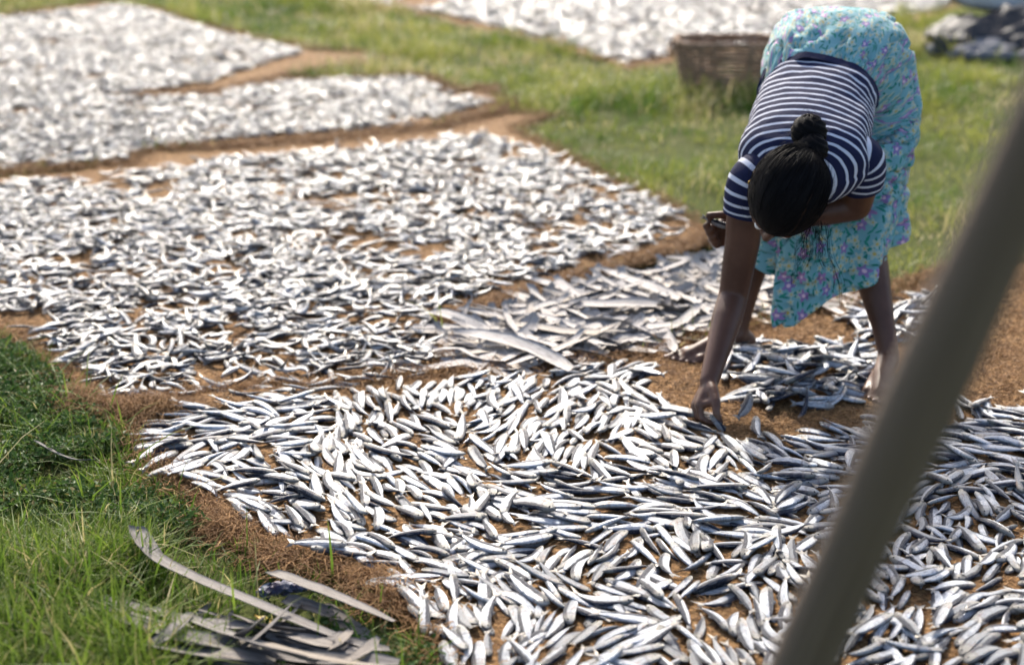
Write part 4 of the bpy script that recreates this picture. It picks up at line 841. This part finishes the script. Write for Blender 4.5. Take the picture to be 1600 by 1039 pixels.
for sg in (-1, 1):
    chain(b, [hd(sg * .012, .086, .020), hd(sg * .034, .082, .024), hd(sg * .052, .066, .016)], [.008, .008, .007], 10); chain(b, [hd(sg * .030, .074, -.022), hd(sg * .046, .058, -.020)], [.017, .016], 10)
    chain(b, [hd(sg * .073, -.012, .012), hd(sg * .080, -.024, 0), hd(sg * .077, -.018, -.022), hd(sg * .072, -.008, -.03)], [.007, .008, .008, .007], 10)
body = b.build('body', M['skin'], woman, WB)
rm = body.modifiers.new('remesh', 'REMESH'); rm.mode = 'VOXEL'; rm.voxel_size = 0.0042; rm.use_smooth_shade = True
sm = body.modifiers.new('smooth', 'SMOOTH'); sm.factor = 0.5; sm.iterations = 8
for p_, d_, r_ in NAILS:
    u_ = nrm(np.cross(V3(0, 0, 1), d_)); MB().add(*sphere(p_, (r_ * 1.25, r_, r_ * .45), 6, 10, np.array([d_, u_, np.cross(d_, u_)]))).build('nail', M['nail'], woman, WB)
for sg in (-1, 1):
    MB().add(*sphere(hd(sg * .031, .083, .002), .0115, 8, 12)).build('eye', M['eyew'], woman, WB)

# striped top: trunk and two sleeves, each with stripes running round it
b = MB(); nsg, nrg = 70, 96
R3, s = loft(SPINE, LAT, SRX, SRY, nsg, nrg); a = np.arange(nrg) / nrg * 2 * math.pi
dr = np.zeros((nsg, nrg))
for i in range(nsg): dr[i] = 0.0085 * (fbm(a * 2.2 + 9 + 0.6 * math.sin(i * .05), np.full(nrg, i * 0.10 + 5), 71) - .5) * 2 * (1.3 - i / nsg) + 0.003 * math.sin(i * .33) * np.cos(a) ** 4
ctr = R3.mean(1, keepdims=True); dirn = R3 - ctr; dirn /= np.linalg.norm(dirn, axis=2, keepdims=True); R3 = R3 + dirn * dr[..., None]
R3[0] += dirn[0] * 0.003
A = np.zeros((nsg, nrg, 3)); A[..., 0] = s[:, None]; A[..., 1] = a[None]
b.add(R3.reshape(-1, 3), [grid_faces(nsg, nrg, True)], A.reshape(-1, 3))
inner = ctr + (R3[:1] - ctr[:1]) * 0.965; b.add(np.concatenate([R3[:1].reshape(-1, 3), (inner[0] + nrm(np.array(SPINE[1]) - np.array(SPINE[0])) * .02)]), [grid_faces(2, nrg, True)], [0.01, 0, 0])
def sleeve(p0, p1, p2, r0, r1, r2, seed):
    n_, m_ = 30, 40; P = spline([p0, p1, p2], n_); t = np.linspace(0, 1, n_); rad = np.interp(t, [0, .5, 1], [r0, r1, r2]); V, F = tube(P, rad, m_, False); V = V.reshape(n_, m_, 3)
    c = V.mean(1, keepdims=True); aa = np.arange(m_); V = c + (V - c) * (1 + 0.06 * (fbm(np.repeat(t[:, None] * 5, m_, 1) + seed, np.abs(aa - m_ / 2)[None] * .25 + 0 * t[:, None] + seed, seed) - .5) * 2)[..., None]
    L = np.linalg.norm(np.diff(P, axis=0), axis=1).sum(); A = np.zeros((n_, m_, 3)); A[..., 0] = ((1 - t)[:, None] * L) * 1.4 + 0.004
    b.add(V.reshape(-1, 3), F, A.reshape(-1, 3)); inn = c[-1] + (V[-1] - c[-1]) * .93 ; inn2 = c[-4] + (V[-4] - c[-4]) * .93
    b.add(np.concatenate([V[-1], inn, inn2]), [grid_faces(3, m_, True)], [0.01, 0, 0])
dR = nrm(elR - shR); dL = nrm(elL - shL)
sleeve(V3(.635, 3.325, .562), shR + V3(.010, 0, .012), shR + dR * .068, .074, .0575, .0525, 81)
sleeve(V3(.760, 3.345, .582), shL + V3(-.012, 0, .010), shL + dL * .068, .076, .0575, .0525, 82)
b.build('striped_top', M['shirt'], woman, WB)

# skirt: rings fan round the bent hips, then hang to an uneven hem
nr_ = 150; a = np.arange(nr_) / nr_ * 2 * math.pi + math.pi
Kz = 0.585                                                         # crease between belly and thighs
key = [(3.525, .775, 3.625, .590, .130, .760), (3.566, .814, 3.615, .575, .146, .776), (3.640, .868, 3.590, .570, .172, .808), (3.735, .898, 3.570, .572, .184, .836), (3.825, .896, 3.555, .575, .193, .852), (3.890, .848, 3.548, .578, .197, .858),
       (3.915, .775, 3.543, .580, .198, .860), (3.912, .680, 3.540, .583, .197, .859), (3.895, .585, 3.537, .585, .196, .858)]
kk = spline(np.array(key), 56); rows = []
for oy, oz, iy, iz, rx, cx in kk:
    d = V3(0, (oy - iy) / 2, (oz - iz) / 2); c = V3(cx, (oy + iy) / 2, (oz + iz) / 2); sa = np.sin(a); ca = np.cos(a)
    px_ = np.sign(ca) * np.abs(ca) ** (2 / 2.9); py_ = np.sign(sa) * np.abs(sa) ** (2 / 2.9); rows.append(c + rx * px_[:, None] * V3(1, 0, 0) + py_[:, None] * d)
nup = len(rows)
hem = np.interp(np.mod(a, 2 * math.pi), np.radians([0, 45, 90, 135, 180, 205, 228, 245, 270, 300, 330, 360]), [.345, .38, .40, .36, .30, .25, .135, .15, .22, .275, .315, .345])
nl = 70
for i in range(1, nl + 1):
    t = i / nl; cy0 = 3.537 - .132 * t ** .9; cy1 = 3.895 - .175 * t; rx = .196 - .012 * t - .006 * math.sin(t * 3.1); cx = .858 - .050 * t
    z = Kz - t * (Kz - hem); sa = np.sin(a); ca = np.cos(a); k2 = 2 / (2.9 - .5 * t); px_ = np.sign(ca) * np.abs(ca) ** k2; py_ = np.sign(sa) * np.abs(sa) ** k2
    f = 1 + t * (0.095 * np.sin(a * 6 + 1.0 + t) + 0.075 * np.sin(a * 11 + 2.2) + .05 * np.sin(a * 3 + .4)) * (0.6 + 0.4 * t)
    rows.append(np.column_stack([cx + rx * px_ * f, (cy0 + cy1) / 2 + (cy1 - cy0) / 2 * py_ * f, z]))
S = np.array(rows); n_ = len(S)
ctr = S.mean(1, keepdims=True); dn = S - ctr; dn /= np.linalg.norm(dn, axis=2, keepdims=True)
ii = np.arange(n_)[:, None]; wr = fbm(a[None] * 3 + 2 * np.sin(ii * .04) + 20, ii * .16 + 8, 91) - .5; wr2 = np.abs(fbm(a[None] * 2 + ii * .05 + 40, ii * .1 - a[None] * .8 + 60, 93) - .5)
S = S + dn * (0.018 * wr - 0.020 * smooth01(.06, 0, wr2))[..., None]
ringlen = np.concatenate([[0], np.cumsum(np.linalg.norm(np.diff(S[nup - 1], axis=0), axis=1))]); A = np.zeros((n_, nr_, 3)); A[..., 0] = ringlen[None]
seglen = np.linalg.norm(np.diff(S[:nup], axis=0), axis=2); A[:nup - 1, :, 1] = -np.cumsum(seglen[::-1], 0)[::-1]; A[nup:, :, 1] = (S[nup - 1, :, 2][None] - S[nup:, :, 2])
b = MB(); b.add(S.reshape(-1, 3), [grid_faces(n_, nr_, True)], A.reshape(-1, 3))
skirt = b.build('skirt', M['skirt'], woman, WB)
sl = skirt.modifiers.new('thickness', 'SOLIDIFY'); sl.thickness = 0.0018; sl.offset = -1

# hair: cap combed back to a bun, loose curls hanging by the face
BUN = aty(1264, 207, 3.165); BUN2 = aty(1269, 234, 3.125)
nu, nv = 60, 90
bd = nrm(BUN2 - HC)                                               # axis of the combing
ax = nrm(np.cross(bd, he + .3 * hcr)); ay = np.cross(bd, ax)
th = np.linspace(0.03, math.pi - 0.03, nu); ph = np.arange(nv) / nv * 2 * math.pi
D = (np.cos(th)[:, None, None] * bd + np.sin(th)[:, None, None] * (np.cos(ph)[None, :, None] * ax + np.sin(ph)[None, :, None] * ay))
loc = np.stack([D @ he, D @ hb, D @ hcr], -1); rad = 1 / np.sqrt((loc[..., 0] / .0865) ** 2 + (loc[..., 1] / .104) ** 2 + (loc[..., 2] / .108) ** 2)
st = fbm(np.repeat(ph[None] * 14, nu, 0) + 3, np.repeat(th[:, None] * 1.2, nv, 1) + 3, 95) - .5; st2 = fbm(np.repeat(ph[None] * 4, nu, 0) + 3, np.repeat(th[:, None] * 1.5, nv, 1) + 3, 97) - .5
part = np.exp(-((loc[..., 0] + .30) / .045) ** 2) * smooth01(.55, .0, loc[..., 1]) * smooth01(0, .3, loc[..., 2])
rad = rad + .0035 * st + .004 * st2 - .004 * part
C0 = HC - hb * -.010 + hcr * .012
V = C0 + D * rad[..., None]; A = np.zeros((nu, nv, 3)); A[..., 0] = ph[None]; A[..., 1] = th[:, None]; A[..., 2] = part
b = MB(); b.add(V.reshape(-1, 3), [grid_faces(nu, nv, True), np.arange(nv)[None, ::-1], ((nu - 1) * nv + np.arange(nv))[None]], A.reshape(-1, 3))
hair = b.build('hair', M['hair'], woman, WB)
b = MB()
for c_, r_, sd in ((BUN, .0395, 1), (BUN2, .035, 2)):
    V, F = sphere((0, 0, 0), r_, 26, 36); d = V / r_; q = np.arctan2(d[:, 1], d[:, 0]) * 2 + d[:, 2] * 5; V = V * (1 + .06 * np.sin(q * 3 + sd) + .05 * (fbm(d[:, 0] * 3 + 9, d[:, 1] * 3 + d[:, 2] * 2 + 9, sd) - .5))[:, None]
    A = np.column_stack([q * .5, d[:, 2], 0 * q]); b.add(V + c_, F, A)
b.build('hair_bun', M['hair'], hair)
hr = np.random.default_rng(44); b = MB()
def hair_strand(p, d, L, amp, fr, r_=.00035, n=12, down=0.0):
    t = np.linspace(0, 1, n); d = nrm(d); u = nrm(np.cross(d, V3(.3, .9, .2))); w = np.cross(d, u); phs = hr.uniform(0, 6.28)
    P = p + d * (t * L)[:, None] + u * (amp * np.sin(t * fr + phs) * t ** .5)[:, None] + w * (amp * np.cos(t * fr + phs) * t ** .5)[:, None]; P[:, 2] -= down * t * t
    b.add(*tube(P, r_, 4, False))
cb = aty(1274, 352, 3.10)                                              # curls beside the face
for k in range(9):                                                     # locks: hairs that curl together
    p0 = cb + hr.normal(0, 1, 3) * [.016, .010, .006]; dd0 = V3(hr.normal(.04, .16), hr.normal(0, .08), -1); lg = (.21, .16, .14, .12, .11, .10, .09, .08, .07)[k]; am = hr.uniform(.003, .007); fq = hr.uniform(7, 12); ph0 = hr.uniform(0, 6.28)
    for i in range(9):
        t = np.linspace(0, 1, 26); d_ = nrm(dd0 + hr.normal(0, .05, 3)); u_ = nrm(np.cross(d_, V3(.3, .9, .2))); w_ = np.cross(d_, u_); q = ph0 + hr.normal(0, .3); L_ = lg * hr.uniform(.7, 1.05); A_ = am * hr.uniform(.7, 1.3)
        P = p0 + hr.normal(0, .003, 3) + d_ * (t * L_)[:, None] + u_ * (A_ * np.sin(t * fq + q) * t ** .5)[:, None] + w_ * (A_ * np.cos(t * fq + q) * t ** .5)[:, None]
        b.add(*tube(P, .0003, 4, False))
for i in range(900):                                                   # combed strands lying on the cap
    q0 = nrm(hr.normal(0, 1, 3)); om = math.acos(np.clip(q0 @ bd, -1, 1))
    if om < .5: continue
    f0 = hr.uniform(0, .5); ts = np.linspace(f0, min(1, f0 + hr.uniform(.35, .7)), 9); Q = (np.sin((1 - ts) * om)[:, None] * q0 + np.sin(ts * om)[:, None] * bd) / math.sin(om)
    l_ = np.stack([Q @ he, Q @ hb, Q @ hcr], -1); rd = 1 / np.sqrt((l_[:, 0] / .0865) ** 2 + (l_[:, 1] / .104) ** 2 + (l_[:, 2] / .108) ** 2)
    b.add(*tube(C0 + Q * (rd + .0008 + .0015 * np.sin(np.linspace(0, 3.1, 9)) * hr.random() - .003 * np.abs(np.linspace(-1, 1, 9)) ** 4)[:, None], .0004, 3, False))
for i in range(420):                                                    # fine fly-away hairs over the cap
    q = nrm(hr.normal(0, 1, 3) + hb * .5 + hcr * .6); l_ = np.array([q @ he, q @ hb, q @ hcr]); rd = 1 / math.sqrt((l_[0] / .0865) ** 2 + (l_[1] / .104) ** 2 + (l_[2] / .108) ** 2)
    p = C0 + q * rd * .995; tg = bd - q * (bd @ q); hair_strand(p, nrm(tg) + q * hr.uniform(.0, .35), hr.uniform(.02, .05), .003, 4, .00022, 6)
for i in range(160):
    q = nrm(hr.normal(0, 1, 3)); hair_strand(BUN + q * .038, np.cross(q, hr.normal(0, 1, 3)) + q * .5, hr.uniform(.012, .03), .004, 5, .00022, 6)
tag(b.build('loose_hair', M['hair'], hair), kind='stuff')
for o in hair.children: o.data.transform(__import__('mathutils').Matrix.Translation(-Vector(WB)))
eo = hd(.078, -.002, -.034); aa = np.linspace(0, 2 * math.pi, 20); MB().add(*tube(np.column_stack([eo[0] + .007 * np.cos(aa), np.full(20, eo[1]), eo[2] - .007 + .007 * np.sin(aa)]), .0012, 6, False)).build('earring', M['gold'], woman, WB)

# fish in her hands, and the ones she has just put down
def fish_between(a_, b_, size, roll, k, label, group=None):
    a_ = np.asarray(a_, float); b_ = np.asarray(b_, float); d = nrm(b_ - a_); yaw = math.atan2(d[1], d[0]); pit = -math.asin(d[2]); R = rots(np.array([yaw]), np.array([pit]), np.array([roll]))[0]
    return place_fish((a_ + b_) / 2, R, size, k, label, group or 'fish singled out near the woman')
fish_between(aty(1143, 690, 3.03) + V3(0, 0, .0), aty(1113, 650, 3.045), .085, 1.9, 2, 'dark-backed fish pinched between the thumb and fingers of the reaching hand')
fish_between(atz(1126, 680, .036), atz(1064, 656, .034), .11, 1.2, 4, 'fish lying on bare coir just under the reaching hand')
fish_between(HL + V3(-.045, -.036, .020), HL + V3(.035, -.020, -.012), .09, 1.9, 6, 'pale fish held in the hand of the bent arm')
fish_between(atz(1183, 700, .045), atz(1178, 640, .06), .11, .3, 1, 'belly-up white fish below the heap, right of the reaching hand')
fish_between(atz(1150, 668, .04), atz(1178, 610, .075), .12, .8, 5, 'curved fish standing up at the edge of the heap by the hand')
